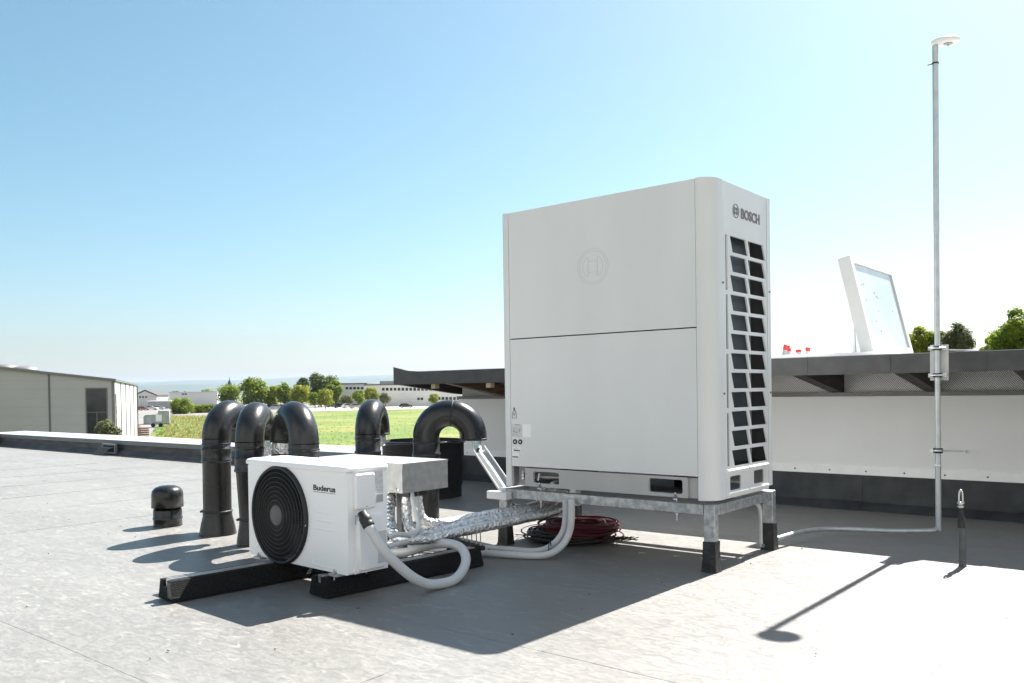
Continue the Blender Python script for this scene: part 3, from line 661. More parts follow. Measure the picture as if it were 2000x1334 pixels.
# ------------------------------------------------------------------ steel frame
t = thing('steel_frame', 'galvanised steel frame with four legs under the large unit', 'frame', (-.69, .38, 0), FB)
FW_, FD_ = 1.378, .757; ZB1, ZB2 = .274, .326
MB().box((-FW_+.062, 0, ZB1), (-.062, .045, ZB2)).build('front_beam', galv, t, bevel=.003)
MB().box((-FW_+.062, FD_-.045, ZB1), (-.062, FD_, ZB2)).build('back_beam', galv, t, bevel=.003)
MB().box((-.05, .047, ZB1+.001), (-.002, FD_-.047, ZB2-.001)).build('side_beam', galv, t, bevel=.003)
MB().box((-FW_+.002, .047, ZB1+.001), (-FW_+.05, FD_-.047, ZB2-.001)).build('side_beam', galv, t, bevel=.003)
for x0_, y0_ in ((-.06, 0), (-FW_, 0), (-.06, FD_-.046), (-FW_, FD_-.046)):
    lg = MB().box((x0_, y0_, 0), (x0_+.06, y0_+.046, ZB2+.001)).build('leg', galv, t, bevel=.005)
    rnd = random.Random(int(x0_*100+y0_*77)); zt_ = .146
    mb = MB(); o_ = .0035
    ring = lambda z, e: [(x0_-e, y0_-e, z), (x0_+.06+e, y0_-e, z), (x0_+.06+e, y0_+.046+e, z), (x0_-e, y0_+.046+e, z)]
    rows = [ring(-.01, .012), ring(.012, .008), ring(.05, o_+.002), ring(.10, o_), ring(zt_, o_)]
    vs = [Vector(p)+Vector((rnd.uniform(-.001, .001), rnd.uniform(-.001, .001), rnd.uniform(-.003, .003) if i == 4 else 0)) for i, r in enumerate(rows) for p in r]
    mb.add(vs, [(i*4+k, i*4+(k+1) % 4, (i+1)*4+(k+1) % 4, (i+1)*4+k) for i in range(4) for k in range(4)]+[(16, 17, 18, 19)])
    mb.build('bitumen_wrap', bitumen, lg)
# tie with small conduit stub at the far right leg
o = MB().tube([(-.07, FD_-.16, .30), (-.075, FD_-.09, .26), (-.068, FD_-.055, .21), (-.066, FD_-.05, .04), (-.05, FD_-.06, .018)], .011, 10, sub=5).build('conduit_stub', galvt, base=(-.07, FD_-.06, .02), frame=FB)
tag(o, 'short grey conduit curving down behind the rear right frame leg', 'conduit')

# ================================================================== SMALL OUTDOOR UNIT
A0 = Vector((-1.34753, 4.30187, .09)); B0 = Vector((-.73388, 3.73631, .09)); S_ = .9815
A1 = CAM+(A0-CAM)*S_; an = math.atan2(B0.y-A0.y, B0.x-A0.x)
FU = (A1.x, A1.y, an)
def q(x, y, z): return Vector((x*S_, y*S_, A1.z+(z-.09)*S_))
def qbox(mb, a, b): A_, B_ = q(*a), q(*b); return mb.box(A_, B_)
UWd, UD = .835, .222
t = thing('small_outdoor_unit', 'white outdoor unit with round black fan grille on two rubber beams', 'outdoor unit', q(.41, .11, .09), FU)
# front panel with round opening
fc, frr = (.291, .313), .236
mb = MB(); s = S_
outl = rrect(0, .09, UWd, .548, .012, 3)
mb.plate([(a*s, A1.z+(b_-.09)*s) for a, b_ in outl], [[((fc[0]+(frr-.004)*math.cos(2*PI*k/56))*s, A1.z+(fc[1]-.09+(frr-.004)*math.sin(2*PI*k/56))*s) for k in range(56)]], (0, 0, 0), (1, 0, 0), (0, 0, 1), (0, .03, 0))
fp = mb.build('front_panel', white, t, bevel=.003)
mb = MB(); qbox(mb, (.003, .031, .092), (.03, UD, .547)); qbox(mb, (.0301, .2, .092), (UWd-.032, UD, .547)); qbox(mb, (.03, .031, .092), (UWd-.03, .2, .1)); mb.build('body', white, t)
mb = MB(); qbox(mb, (.55, .035, .1), (.56, .2, .54)); qbox(mb, (.03, .17, .1), (.55, .18, .54)); mb.build('inner_shell', darkin, t)
mb = MB(); mb.prism([q(UWd-.03, .0305, .091), q(UWd-.03, UD, .091), q(UWd-.03, UD, .547), q(UWd-.03, .0305, .547)], (.029*s, 0, 0)); sp2 = mb.build('side_panel', white, t, bevel=.006)
# lid
mb = MB(); pl = rrect(-.012, -.012, UWd+.012, UD+.008, .02, 5)
def ring_(pts, z): return [q(a, b_, z) for a, b_ in pts]
r0 = ring_(rrect(-.010, -.010, UWd+.010, UD+.006, .018, 5), .549); r1 = ring_(pl, .552); r2 = ring_(pl, .566); r3 = ring_(rrect(-.006, -.006, UWd+.006, UD+.002, .018, 5), .573); r4 = ring_(rrect(.01, .01, UWd-.01, UD-.014, .012, 5), .577); n_ = len(pl)
mb.add(r0+r1+r2+r3+r4, [(i*n_+k, i*n_+(k+1) % n_, (i+1)*n_+(k+1) % n_, (i+1)*n_+k) for i in range(4) for k in range(n_)], True); mb.add(r4, [tuple(range(n_))]); mb.add(r0, [tuple(range(n_-1, -1, -1))])
mb.build('lid', white, t)
# fan guard
fcw = q(fc[0], 0, fc[1]); R_ = frr*s
gd = MB().lathe([(R_-.008, -.002), (R_+.004, 0), (R_+.004, .008), (R_-.001, .017), (R_-.011, .016), (R_-.013, .006), (R_-.008, -.002)], fcw, 72, (0, -1, 0)).build('fan_guard_rim', guardm, t)
mb = MB()
NR = 84
for k in range(NR):
    a = 2*PI*k/NR; P = []
    for j in range(9):
        f = j/8; r = .05+(R_-.008-.05)*f; aa = a+.42*f*f+.1*f
        P.append(fcw+Vector((r*math.cos(aa), -(.022-.014*f*f), r*math.sin(aa))))
    for j in range(8):
        mb.add([P[j]+Vector((0, -.001, 0)), P[j+1]+Vector((0, -.001, 0)), P[j+1]+Vector((0, .007, 0)), P[j]+Vector((0, .007, 0))], [(0, 1, 2, 3)])
        d = (P[j+1]-P[j]).normalized(); sd_ = Vector((-d.z, 0, d.x))*.0011
        mb.add([P[j]-sd_+Vector((0, -.001, 0)), P[j]+sd_+Vector((0, -.001, 0)), P[j+1]+sd_+Vector((0, -.001, 0)), P[j+1]-sd_+Vector((0, -.001, 0))], [(0, 1, 2, 3)])
mb.build('fan_guard_vanes', guardm, t)
mb = MB()
for j in range(1, 8):
    f = j/8; r = .05+(R_-.008-.05)*f; mb.tube(circle_pts(fcw+Vector((0, -(.0245-.014*f*f), 0)), r, (0, 1, 0), 56), .0013, 5, False)
mb.build('fan_guard_rings', mat('ring_grey', (.07, .07, .07), .45), t)
MB().lathe([(.001, .027), (.046, .026), (.05, .022), (.05, .012)], fcw, 36, (0, -1, 0)).build('fan_guard_centre', hubm, t)
mb = MB()
for k in range(3):
    P = []
    for i in range(7):
        for j in range(6):
            r = .05+(R_-.035)*i/6*.8; a = 2*PI*k/3+.2*i/6+(j/5-.5)*(1.2+.25*math.sin(i/6*PI)); P.append(fcw+Vector((r*math.cos(a), .05+.05*(j/5), r*math.sin(a))))
    mb.add(P, [(i*6+j, i*6+j+1, (i+1)*6+j+1, (i+1)*6+j) for i in range(6) for j in range(5)], True)
mb.lathe([(.001, -.04), (.05, -.045), (.055, -.09)], fcw, 24, (0, -1, 0))
mb.build('fan_blades', mat('fan_grey', (.05, .05, .052), .5), t)
MB().lathe([(R_-.008, .0), (R_-.02, -.10), (R_-.02, -.14)], fcw, 60, (0, -1, 0)).build('fan_shroud', mat('shroud_dark', (.03, .03, .03), .5), t)
MB().lathe([(.005, 0), (.005, .004)], q(.523, -.012, .285), 10, (0, -1, 0), True).build('screw', steelb, t)
# lettering and pressings on the front
tx = text_mesh('Buderus', q(.577, -.0006, .4535), (1, 0, 0), (0, 0, 1), .026*s, .170*s, .02); tx.build('lettering', inkm, fp)
mb = MB(); qbox(mb, (.577, -.0015, .4465), (.747, .001, .448)); mb.build('lettering_underline', inkm, fp)
mb = MB()
for z in (.353, .314, .275): mb.prism([q(.583, .0005, z-.0022), q(.585, -.0025, z), q(.583, .0005, z+.0022)], (.146*s, 0, 0))
qb = [(.556, .130), (.562, .114), (.58, .108), (.74, .106), (.748, .112)]
mb.tube([q(a, .001, b_) for a, b_ in qb], .0032, 8, sub=3)
mb.tube([q(a, .0015, b_) for a, b_ in ((.56, .474), (.60, .481), (.74, .480), (.80, .474), (.812, .46), (.812, .13))], .0016, 8, sub=3)
mb.build('pressed_ridge', white, fp)
# side: service cover, labels, handle shroud, glands
def sbox(mb, y0, y1, z0, z1, x0, x1): return mb.box(q(x0, y0, z0), q(x1, y1, z1))
X0 = UWd
mb = MB(); pts = rrect(.031, .378, .143, .540, .012, 4); a_ = [q(X0-.002, a, b_) for a, b_ in pts]; c_ = [q(X0+.014, a+.0*(a), b_) for a, b_ in pts]; e_ = [q(X0+.022, .087+(a-.087)*.9, .459+(b_-.459)*.93) for a, b_ in pts]; n_ = len(pts)
mb.add(a_+c_+e_, [(i*n_+k, i*n_+(k+1) % n_, (i+1)*n_+(k+1) % n_, (i+1)*n_+k) for i in range(2) for k in range(n_)], True); mb.add(e_, [tuple(range(n_))])
sv = mb.build('service_cover', whitep, t)
MB().lathe([(.004, 0), (.003, .003)], q(X0+.0215, .088, .392), 10, (1, 0, 0), True).build('screw', steelb, sv)
mb = MB(); sbox(mb, .155, .200, .441, .541, X0-.001, X0+.001); sbox(mb, .157, .199, .398, .436, X0-.001, X0+.001); mb.build('side_sticker', stick, t)
mb = MB(); rnd = random.Random(4)
for _ in range(26):
    a = rnd.uniform(.158, .190); z = rnd.uniform(.446, .536); sbox(mb, a, a+rnd.uniform(.002, .009), z, z+.0018, X0+.001, X0+.0015)
for k in range(11): sbox(mb, .160+k*.0035, .160+k*.0035+(.001+.001*(k % 3)), .402, .432, X0+.001, X0+.0015)
sbox(mb, .042, .056, .312, .352, X0-.001, X0+.0012); mb.build('sticker_print', inkl, t)
mb = MB(); sbox(mb, .0445, .0535, .315, .349, X0+.0012, X0+.0018); mb.build('small_sticker', paper, t)
mb = MB(); prof = [(.045, .108), (.045, .32), (.06, .345), (.12, .352), (.195, .34), (.212, .31), (.214, .14), (.205, .112), (.19, .100), (.06, .100)]
n_ = len(prof); a_ = [q(X0-.002, a, b_) for a, b_ in prof]; c_ = [q(X0+.012, .128+(a-.128)*.97, .225+(b_-.225)*.98) for a, b_ in prof]; e_ = [q(X0+.018, .128+(a-.128)*.9, .225+(b_-.225)*.94) for a, b_ in prof]
mb.add(a_+c_+e_, [(i*n_+k, (i+1)*n_+k, (i+1)*n_+(k+1) % n_, i*n_+(k+1) % n_) for i in range(2) for k in range(n_)], True); mb.add(e_, [tuple(range(n_-1, -1, -1))])
mb.build('valve_cover', white, t)
mb = MB(); sbox(mb, .150, .200, .125, .270, X0+.017, X0+.0195); mb.build('grey_label', stick, t)
MB().lathe([(.012, 0), (.012, .004), (.005, .005)], q(X0+.0, .055, .104), 16, (1, 0, 0), True).lathe([(.008, 0), (.008, .004)], q(X0+.0, .030, .104), 12, (1, 0, 0), True).build('drain_plug', white, t)
for x, y in ((.10, .01), (.74, .01), (.10, .19), (.74, .19)):
    mb = MB(); qbox(mb, (x-.03, y-.03, .078), (x+.03, y+.02, .089)); mb.tube([q(x, y-.02, .06), q(x, y-.02, .108)], .0035, 8); mb.lathe([(.008, 0), (.008, .006)], q(x, y-.02, .091), 6, None, True); mb.build('foot', galvb, t)

# ------------------------------------------------------------------ rubber beams
def beam(near, far, L, lab, chip=False):
    d = (far-near).normalized(); a = math.atan2(d.y, d.x)-PI/2; fr = (near.x, near.y, a); H = .088
    t = thing('rubber_beam', lab, 'support beam', (0, 0, 0), fr, 'rubber beams under the small unit')
    pr = [(-.074, 0), (.074, 0), (.074, .018), (.070, .02), (.052, H), (.020, H), (.020, H-.030), (-.020, H-.030), (-.020, H), (-.052, H), (-.070, .02), (-.074, .018)]
    mb = MB(); n = len(pr); P = [Vector((x, 0, z)) for x, z in pr]; Q = [Vector((x, L, z)) for x, z in pr]
    mb.add(P+Q, [(i, (i+1) % n, (i+1) % n+n, i+n) for i in range(n)])
    tri = tessellate_polygon([[Vector((x, z, 0)) for x, z in pr]]); mb.add(P, [tuple(x) for x in tri]); mb.add(Q, [tuple(x) for x in tri])
    mb.build('body', rubber, t, bevel=.002)
    mb = MB()
    for s in (-1, 1): mb.box((s*.019, .012, H-.029), (s*.016, L-.01, H+.004)); mb.box((s*.016, .012, H+.001), (s*.010, L-.01, H+.004))
    mb.box((-.0159, .012, H-.029), (.0159, L-.01, H-.026)); mb.build('rail', alu, t)
    if chip:
        mb = MB(); mb.prism([(.030, -.002, .015), (.071, -.002, .013), (.058, -.002, .06), (.054, -.002, .082), (.026, -.002, .084), (.026, -.002, .05)], (0, .004, 0)); mb.build('broken_end', mat('torn_rubber', (.06, .06, .06), .8, c2=(.16, .16, .155), scale=180), t)
    return t
bn2 = B(-1.19, -1.462); bf2 = B(-1.098, -.54); beam(bn2, bf2, .93, 'rubber beam whose front end sits under the lettered side of the small unit')
bn1 = B(-1.692, -1.905); beam(bn1, bn1+(bf2-bn2), .93, 'rubber beam sticking far out in front of the small unit with a chipped end', True)

# ------------------------------------------------------------------ drain hose with black gland
hp = [(716, 1019, 3.66), (724, 1035, 3.65), (748, 1072, 3.66), (775, 1102, 3.69), (808, 1129, 3.74), (836, 1141, 3.80), (862, 1143, 3.86), (886, 1133, 3.93), (903, 1115, 4.02), (910, 1093, 4.10), (903, 1073, 4.18), (884, 1063, 4.24), (858, 1062, 4.30), (830, 1068, 4.37), (800, 1077, 4.42), (772, 1080, 4.46), (740, 1080, 4.5)]
P = [at(*p) for p in hp]
for p in P: p.z = max(p.z, .022)
# resample finely for the ribs
def cr(P, k):
    Q = []
    for i in range(len(P)-1):
        a = P[i-1] if i else P[0]*2-P[1]; b, c = P[i], P[i+1]; d = P[i+2] if i+2 < len(P) else P[-1]*2-P[-2]
        for j in range(k):
            t_ = j/k; Q.append(.5*((2*b)+(c-a)*t_+(2*a-5*b+4*c-d)*t_*t_+(3*b-a-3*c+d)*t_**3))
    return Q+[P[-1]]
t = thing('corrugated_hose', 'thick pale corrugated hose looping from the small unit down onto the roof', 'hose', P[5])
Q = cr(P, 14); MB().tube(Q, .0218, 20, rib=.075).build('hose', hosem, t)
d = (P[1]-P[0]).normalized()
MB().lathe([(.016, -.052), (.020, -.05), (.021, -.03), (.026, -.025), (.027, -.005), (.024, 0), (.0265, .004), (.0265, .022), (.024, .024)], P[0]+d*.002, 24, d, True).build('gland', inkm, t)

# two flexible pipes rising from behind the small unit to the sheet box
for i, (pts, lab) in enumerate(((((752, 1052, 4.02), (775, 1044, 4.14), (805, 1044, 4.30), (818, 1030, 4.38), (812, 1000, 4.44), (804, 965, 4.46), (802, 940, 4.46)), 'upper pale flexible pipe bending up into the sheet metal box'),
                              (((752, 1070, 4.00), (775, 1062, 4.12), (800, 1056, 4.30), (816, 1040, 4.46), (815, 1000, 4.50), (812, 940, 4.50)), 'lower pale flexible pipe bending up behind its twin'))):
    P = [at(*p) for p in pts]
    t = thing('flexible_pipe', lab, 'pipe', P[0], FW, 'flexible pipes behind the small unit')
    MB().tube(P, .0135, 14, sub=8).build('pipe', hosem, t); d = (P[1]-P[0]).normalized()
    MB().lathe([(.018, -.014), (.018, .006), (.015, .009)], P[0], 16, d, True).build('gland', inkm, t)

# ------------------------------------------------------------------ sheet metal box on its post
zt_ = .53
c0 = atz(786, 906, zt_)
FM = (c0.x, c0.y, PI/2-TH-PI/2)      # x along -U, y along V
zb_ = at(786, 964, c0.y).z
t = thing('sheet_metal_box', 'galvanised sheet metal box standing behind the small white unit', 'metal box', (-.4, .17, zb_), FM)
LX, LY = .80, .335
mb = MB(); mb.box((-LX, 0, zb_), (-.0015, .0015, zt_-.004)); mb.box((-.0015, 0, zb_), (0, LY, zt_-.004)); mb.box((-LX, LY-.0015, zb_), (-.0015, LY, zt_-.004)); mb.box((-LX, .0015, zb_), (-LX+.0015, LY-.0015, zt_-.004)); mb.box((-LX+.002, .002, zt_-.012), (-.002, LY-.002, zt_-.010))
mb.build('box_body', galvb, t)
mb = MB(); mb.prism([(-.42, -.003, zt_-.0035), (.003, -.003, zt_-.0035), (.003, LY+.003, zt_-.0035), (-.42, LY+.003, zt_-.0035)], (0, 0, .0035))
mb.box((-.42, -.003, zt_-.02), (.003, -.0005, zt_-.0036)); mb.box((.0005, -.0004, zt_-.012), (.003, LY, zt_-.0036))
mb.prism([(-LX-.003, -.003, zt_-.0045), (-.423, -.003, zt_-.0045), (-.423, LY+.003, zt_-.0045), (-LX-.003, LY+.003, zt_-.0045)], (0, 0, .0035)); mb.box((-LX-.003, -.003, zt_-.02), (-.423, -.0005, zt_-.0046))
mb.build('cover', galvb, t)
mb = MB(); mb.box((-.035, -.002, zb_), (-.001, -.0003, zt_-.021)); mb.lathe([(.006, 0), (.006, .003)], (-.05, -.0005, zb_+.02), 10, (0, -1, 0), True); mb.build('corner_flap', galvb, t)
split(MB().lathe([(.006, 0), (.006, .003)], (0, .17, zb_+.018), 10, (1, 0, 0), True).lathe([(.006, 0), (.006, .003)], (-.03, -.002, zb_+.018), 10, (0, -1, 0), True), 'screw', steelb, t)
for x, y in ((-.16, .12), (-.68, .12)): MB().box((x-.02, y, 0), (x+.02, y+.04, zb_)).build('post', mat('post_grey', (.16, .16, .16), .5, .3), t)
MB().box((-.10, .07, zb_-.03), (-.03, .20, zb_-.001)).build('pipe_grommet', inkm, t)

# ------------------------------------------------------------------ foil wrapped pipes from the box to the frame
def crumple(P, r, seed, n=14):
    mb = MB(); Q = cr(P, 14); rnd = random.Random(seed); R = []; rr = r
    for i in range(len(Q)): rr = r*(1+rnd.uniform(-.06, .06)); R.append(rr)
    mb.tube(Q, R, n); return mb
G = 'foil wrapped pipes between the two units'
fp_ = [
 ('foil wrapped pipe lowest and nearest in the bundle', [(761, 945, 4.56), (761, 985, 4.50), (764, 1025, 4.40), (778, 1052, 4.30), (830, 1053, 4.28), (880, 1042, 4.36), (950, 1028, 4.52), (1030, 1011, 4.72), (1080, 1000, 4.86), (1100, 985, 4.92), (1102, 960, 4.95)], .027),
 ('foil wrapped pipe in the middle of the bundle', [(796, 940, 4.50), (794, 990, 4.50), (800, 1028, 4.48), (830, 1041, 4.46), (880, 1032, 4.50), (950, 1016, 4.64), (1030, 1000, 4.84), (1070, 992, 4.94), (1082, 975, 4.99), (1084, 955, 5.0)], .028),
 ('foil wrapped pipe highest and farthest in the bundle', [(816, 940, 4.64), (818, 990, 4.66), (832, 1018, 4.66), (870, 1021, 4.66), (950, 1006, 4.80), (1010, 995, 4.92), (1050, 988, 5.02), (1064, 975, 5.06), (1066, 950, 5.08)], .026),
 ('short foil wrapped pipe dropping from the sheet metal box', [(780, 930, 4.60), (784, 990, 4.60), (795, 1030, 4.58), (815, 1052, 4.52), (860, 1050, 4.5)], .026)]
for i, (lab, pts, r) in enumerate(fp_):
    P = [at(*p) for p in pts]
    o = crumple(P, r, i).build('foil_pipe', foil, base=P[3]); tag(o, lab, 'pipe', G)
t = thing('pipe_support', 'black channel with threaded rods holding the foil wrapped pipes', 'pipe support', at(925, 1068, 4.5))
a, b_ = at(880, 1052, 4.62), at(944, 1071, 4.40); dd = (b_-a).normalized(); 
mb = MB(); up = Vector((0, 0, .022)); sdv = Vector((dd.y, -dd.x, 0)).normalized()*.012
mb.prism([a-sdv-up/2, b_-sdv-up/2, b_+sdv-up/2, a+sdv-up/2], up); mb.build('channel', inkm, t)
mb = MB()
for f in (.40, .52, .66, .80, .92):
    p = a+(b_-a)*f; mb.tube([p+Vector((0, 0, .0)), p+Vector((0, 0, .085))], .0032, 8); mb.lathe([(.008, .012), (.008, .02)], p, 6, None, True)
split(mb, 'threaded_rod', steelb, t)
mb = MB(); mb.box(tuple(a+Vector((-.02, -.02, -a.z))), tuple(a+Vector((.02, .02, -.012)))); bb_ = a+(b_-a)*.55; mb.box(tuple(bb_+Vector((-.02, -.012, -bb_.z))), tuple(bb_+Vector((.02, .012, -.012)))); split(mb, 'foot', rubber, t)

# ------------------------------------------------------------------ pair of conduits from the frame along the roof
for i, (pts, lab) in enumerate((([(1105, 975, 4.62), (1105, 1010, 4.62), (1100, 1038, 4.62), (1082, 1062, 4.62), (1050, 1077, 4.62), (990, 1083, 4.68), (930, 1085, 4.76), (860, 1084, 4.86), (800, 1082, 4.92), (750, 1078, 4.98)], 'grey conduit nearer the coil of the two curving off the frame'),
                              ([(1116, 975, 4.56), (1116, 1010, 4.56), (1112, 1040, 4.56), (1096, 1067, 4.54), (1062, 1085, 4.50), (990, 1094, 4.54), (930, 1095, 4.62), (860, 1094, 4.72), (800, 1091, 4.8), (750, 1086, 4.88)], 'outer grey conduit of the two curving off the frame'))):
    P = [at(*p) for p in pts]
    for p in P: p.z = max(p.z, .02)
    o = MB().tube(P, .0185, 16, sub=8).build('curved_conduit', hosem, base=P[5]); tag(o, lab, 'conduit', 'curved conduits below the large unit')
def tie(px, py, Y, ax, r, lab, rx_=1.9):
    c = at(px, py, Y); A = Vector(ax).normalized(); X = Vector((0, 0, 1)); Yv = A.cross(X).normalized()
    pts = [c+(X*math.cos(2*PI*k/20)*r*rx_+Yv*math.sin(2*PI*k/20)*r) for k in range(21)]
    o = MB().tube(pts, .0032, 6, False).tube([pts[0], pts[0]+Vector((.01, -.02, .004))], .0025, 6).build('cable_tie', inkm, base=c); tag(o, lab, 'cable tie', 'black cable ties')
tie(1074, 1074, 4.58, (1, -.3, .25), .026, 'black cable tie where the two grey conduits bend onto the roof')
tie(954, 1090, 4.68, (1, -.1, 0), .026, 'black cable tie on the two conduits just past the rubber beam')
tie(806, 1077, 4.44, (1, -.1, -.05), .026, 'black cable tie round the hose left of the hose loop, left of two', 1.0)
tie(819, 1072, 4.42, (1, -.1, -.1), .026, 'black cable tie round the hose left of the hose loop, right of two', 1.0)

# ------------------------------------------------------------------ cable coils
cc = atz(1128, 1052, 0); cc = Vector((cc.x, cc.y, 0))
def coil(c, r0, r1, z0, z1, n, rad, seed, m, lab, name='cable_coil'):
    rnd = random.Random(seed); mb = MB()
    for i in range(n):
        R = rnd.uniform(r0, r1); zc_ = rnd.uniform(z0, z1); ph = rnd.uniform(0, 6.28); ox, oy = rnd.uniform(-.03, .03), rnd.uniform(-.03, .03); tl = rnd.uniform(-.06, .06); P = []
        f1, f2 = rnd.uniform(-.012, .012), rnd.uniform(-.012, .012)
        for k in range(37):
            a = 2*PI*k/36; r = R+f1*math.cos(2*a+ph)+f2*math.cos(3*a)
            P.append(c+Vector((ox+r*math.cos(a), oy+r*math.sin(a), max(rad, zc_+tl*R*math.cos(a-ph)+.005*math.sin(3*a+ph)))))
        mb.tube(P, rad, 6, False)
    o = mb.build(name, m, base=c); tag(o, lab, 'cable coil', 'cable coils under the large unit'); return mb
coil(cc+Vector((.02, 0, 0)), .13, .235, .012, .105, 46, .0042, 1, redc, 'coil of dark red cable lying on the roof below the large unit')
coil(cc+Vector((-.06, 0, 0)), .17, .25, .008, .06, 26, .0045, 2, inkm, 'coil of black cable lying under and left of the red coil')
mb = MB(); rnd = random.Random(8)
e0 = atz(1210, 1056, .02)
for k in range(9):
    P = [e0+Vector((-.10, rnd.uniform(-.03, .03), .02))]
    for j in range(5): P.append(e0+Vector((-.06+.045*j*rnd.uniform(.4, 1), rnd.uniform(-.04, .04), rnd.uniform(.003, .03))))
    mb.tube(P, .0026, 5, sub=4)
a, b_ = atz(1040, 1047, .004), atz(1006, 1044, .006); mb.tube([a, (a+b_)/2+Vector((0, .01, 0)), b_], .003, 5, sub=4)
o = mb.build('loose_wires', inkm, base=e0); tag(o, 'tangle of thin black wire ends beside the red cable coil', 'wires')

# ------------------------------------------------------------------ cable trunking and tray up to the arched pipe
t = thing('cable_trunking', 'short pale grey trunking box fixed at the left end of the steel frame', 'trunking', (-1.40, -.06, .28), FB)
MB().box((-1.425, -.055, .268), (-1.275, -.004, .312)).build('trunking', paint, t, bevel=.002)
t = thing('cable_tray', 'pale cable tray sloping from the frame up to the arched black pipe', 'cable tray', at(1000, 975, 5.1))
a, b_ = at(1000, 974, 5.12), at(938, 882, 5.72); d = (b_-a).normalized(); wv = Vector((1, .2, .35)); wv = (wv-d*wv.dot(d)).normalized(); nv = d.cross(wv).normalized(); nv = nv if nv.y < 0 else -nv
def tr(mb, w0, w1, n0, n1): mb.prism([a+wv*w0+nv*n0, a+wv*w1+nv*n0, a+wv*w1+nv*n1, a+wv*w0+nv*n1], b_-a)
mb = MB(); tr(mb, -.038, .038, -.002, 0); mb.build('tray_floor', paintd, t); mb = MB(); tr(mb, -.042, -.0385, -.002, .034); mb.build('tray_side', paint, t); mb = MB(); tr(mb, .0385, .042, -.002, .034); mb.build('tray_side', paint, t)
o = MB().tube([a+nv*.008+wv*.0, (a+b_)/2+nv*.010+wv*.004, b_+nv*.008], .009, 10, sub=4).build('white_cable', whitep, base=a); tag(o, 'white cable lying in the sloping cable tray', 'cable')
P = [at(*p) for p in ((935, 866, 5.8), (940, 882, 5.76), (948, 895, 5.7), (962, 912, 5.6))]
o = MB().tube(P, .004, 8, sub=4).build('black_cable', inkm, base=P[0]); tag(o, 'thin black cable hanging from the mouth of the arched pipe', 'cable')
P = [at(*p) for p in ((930, 862, 5.82), (933, 872, 5.80), (937, 884, 5.76), (942, 893, 5.72))]
o = MB().tube(P, [.035, .026, .02, .018], 14, sub=4).build('taped_cable_end', teal, base=P[1]); tag(o, 'teal and white taped bundle hanging out of the arched black pipe', 'cable bundle')
o = MB().tube([at(936, 879, 5.755), at(941, 892, 5.71)], .023, 14).build('tape_wrap', inkm, base=at(938, 885, 5.73)); tag(o, 'black tape wrap where the teal bundle meets the cable tray', 'tape')
for pts, r, m_, lab in (([(1003, 978, 5.0), (1000, 955, 5.05), (1010, 935, 5.1), (1018, 930, 5.15)], .0022, whitep, 'thin white wire arching from the trunking to the base of the large unit'),
                        ([(998, 982, 5.0), (1010, 988, 4.98), (1040, 994, 5.0), (1075, 996, 5.05)], .0045, inkm, 'black cable sagging under the frame beside the foil pipes'),
                        ([(1000, 984, 5.0), (1020, 986, 4.96), (1050, 978, 4.98), (1070, 970, 5.0)], .0045, whitep, 'pale cable sagging under the left end of the frame'),
                        ([(990, 1005, 4.98), (996, 990, 4.97), (1000, 982, 4.98)], .003, whitep, 'short pale wire beside the left frame leg')):
    P = [at(*p) for p in pts]; o = MB().tube(P, r, 8, sub=5).build('wire', m_, base=P[0]); tag(o, lab, 'wire')

# ------------------------------------------------------------------ goosenecks
def goose(base, z_start, R, r, dirv, lab, zring, lower=None, flare=True, exit_len=.05, foil_drop=None, zclamp=.146):
    dirv = Vector((dirv[0], dirv[1], 0)).normalized(); b = Vector((base.x, base.y, 0))
    t = thing('gooseneck_pipe', lab, 'vent pipe', b, FW, 'black gooseneck vent pipes')
    rl = lower or r
    pr = []
    if flare: pr += [(rl*1.32, -.005), (rl*1.30, .012), (rl*1.16, .07), (rl*1.04, .115), (rl*1.03, zclamp-.01)]
    else: pr += [(rl*1.03, -.005), (rl, .02)]
    pr += [(rl, zclamp+.004), (rl*1.0+(r-rl)*.8, zring-.085), (r*1.02, zring-.08), (r*1.085, zring-.078), (r*1.085, zring-.066), (r*1.035, zring-.062), (r*1.05, zring-.01), (r*1.075, zring-.006), (r*1.075, zring+.006), (r*1.0, zring+.010), (r, z_start)]
    MB().lathe(pr, b, 44).build('stem', blackp, t)
    if flare:
        cl = MB().lathe([(rl*1.03, zclamp-.006), (rl*1.07, zclamp-.005), (rl*1.07, zclamp+.005), (rl*1.0, zclamp+.006)], b, 44)
        cl.tube([b+Vector((-rl*1.1, -.03, zclamp)), b+Vector((-rl*1.13, .02, zclamp))], .008, 8); cl.build('hose_clamp', inkm, t)
    for s in (.02, .045): MB().lathe([(r, -.003), (r*1.03, .002), (r*1.04, .006), (r*1.03, .010), (r, .014)], b+Vector((0, 0, z_start-s-.02)), 44).build('joint_ring', blackp, t) if s == .02 else None
    P = [b+Vector((0, 0, z_start))]+[b+dirv*(R-R*math.cos(a))+Vector((0, 0, z_start+R*math.sin(a))) for a in [PI*k/28 for k in range(1, 29)]]
    e = P[-1]; P.append(e-Vector((0, 0, exit_len)))
    MB().tube(P, r, 44, False).tube([P[-1], P[-2]], r*.95, 44, False).build('bend', blackp, t)
    m_ = P[15]; dm = (P[16]-P[14]).normalized(); MB().lathe([(r*.99, -.004), (r*1.012, -.0035), (r*1.012, -.001), (r*1.003, 0), (r*1.012, .001), (r*1.012, .0035), (r*.99, .004)], m_, 44, dm).build('weld_seam', blackm, t)
    MB().lathe([(r*1.0, -.006), (r*1.035, -.004), (r*1.035, .004), (r, .006)], e-Vector((0, 0, exit_len-.008)), 44).build('mouth_ring', blackm, t)
    return e-Vector((0, 0, exit_len)), t
GP = 'foil wrapped pipe ends hanging in the gooseneck mouths'
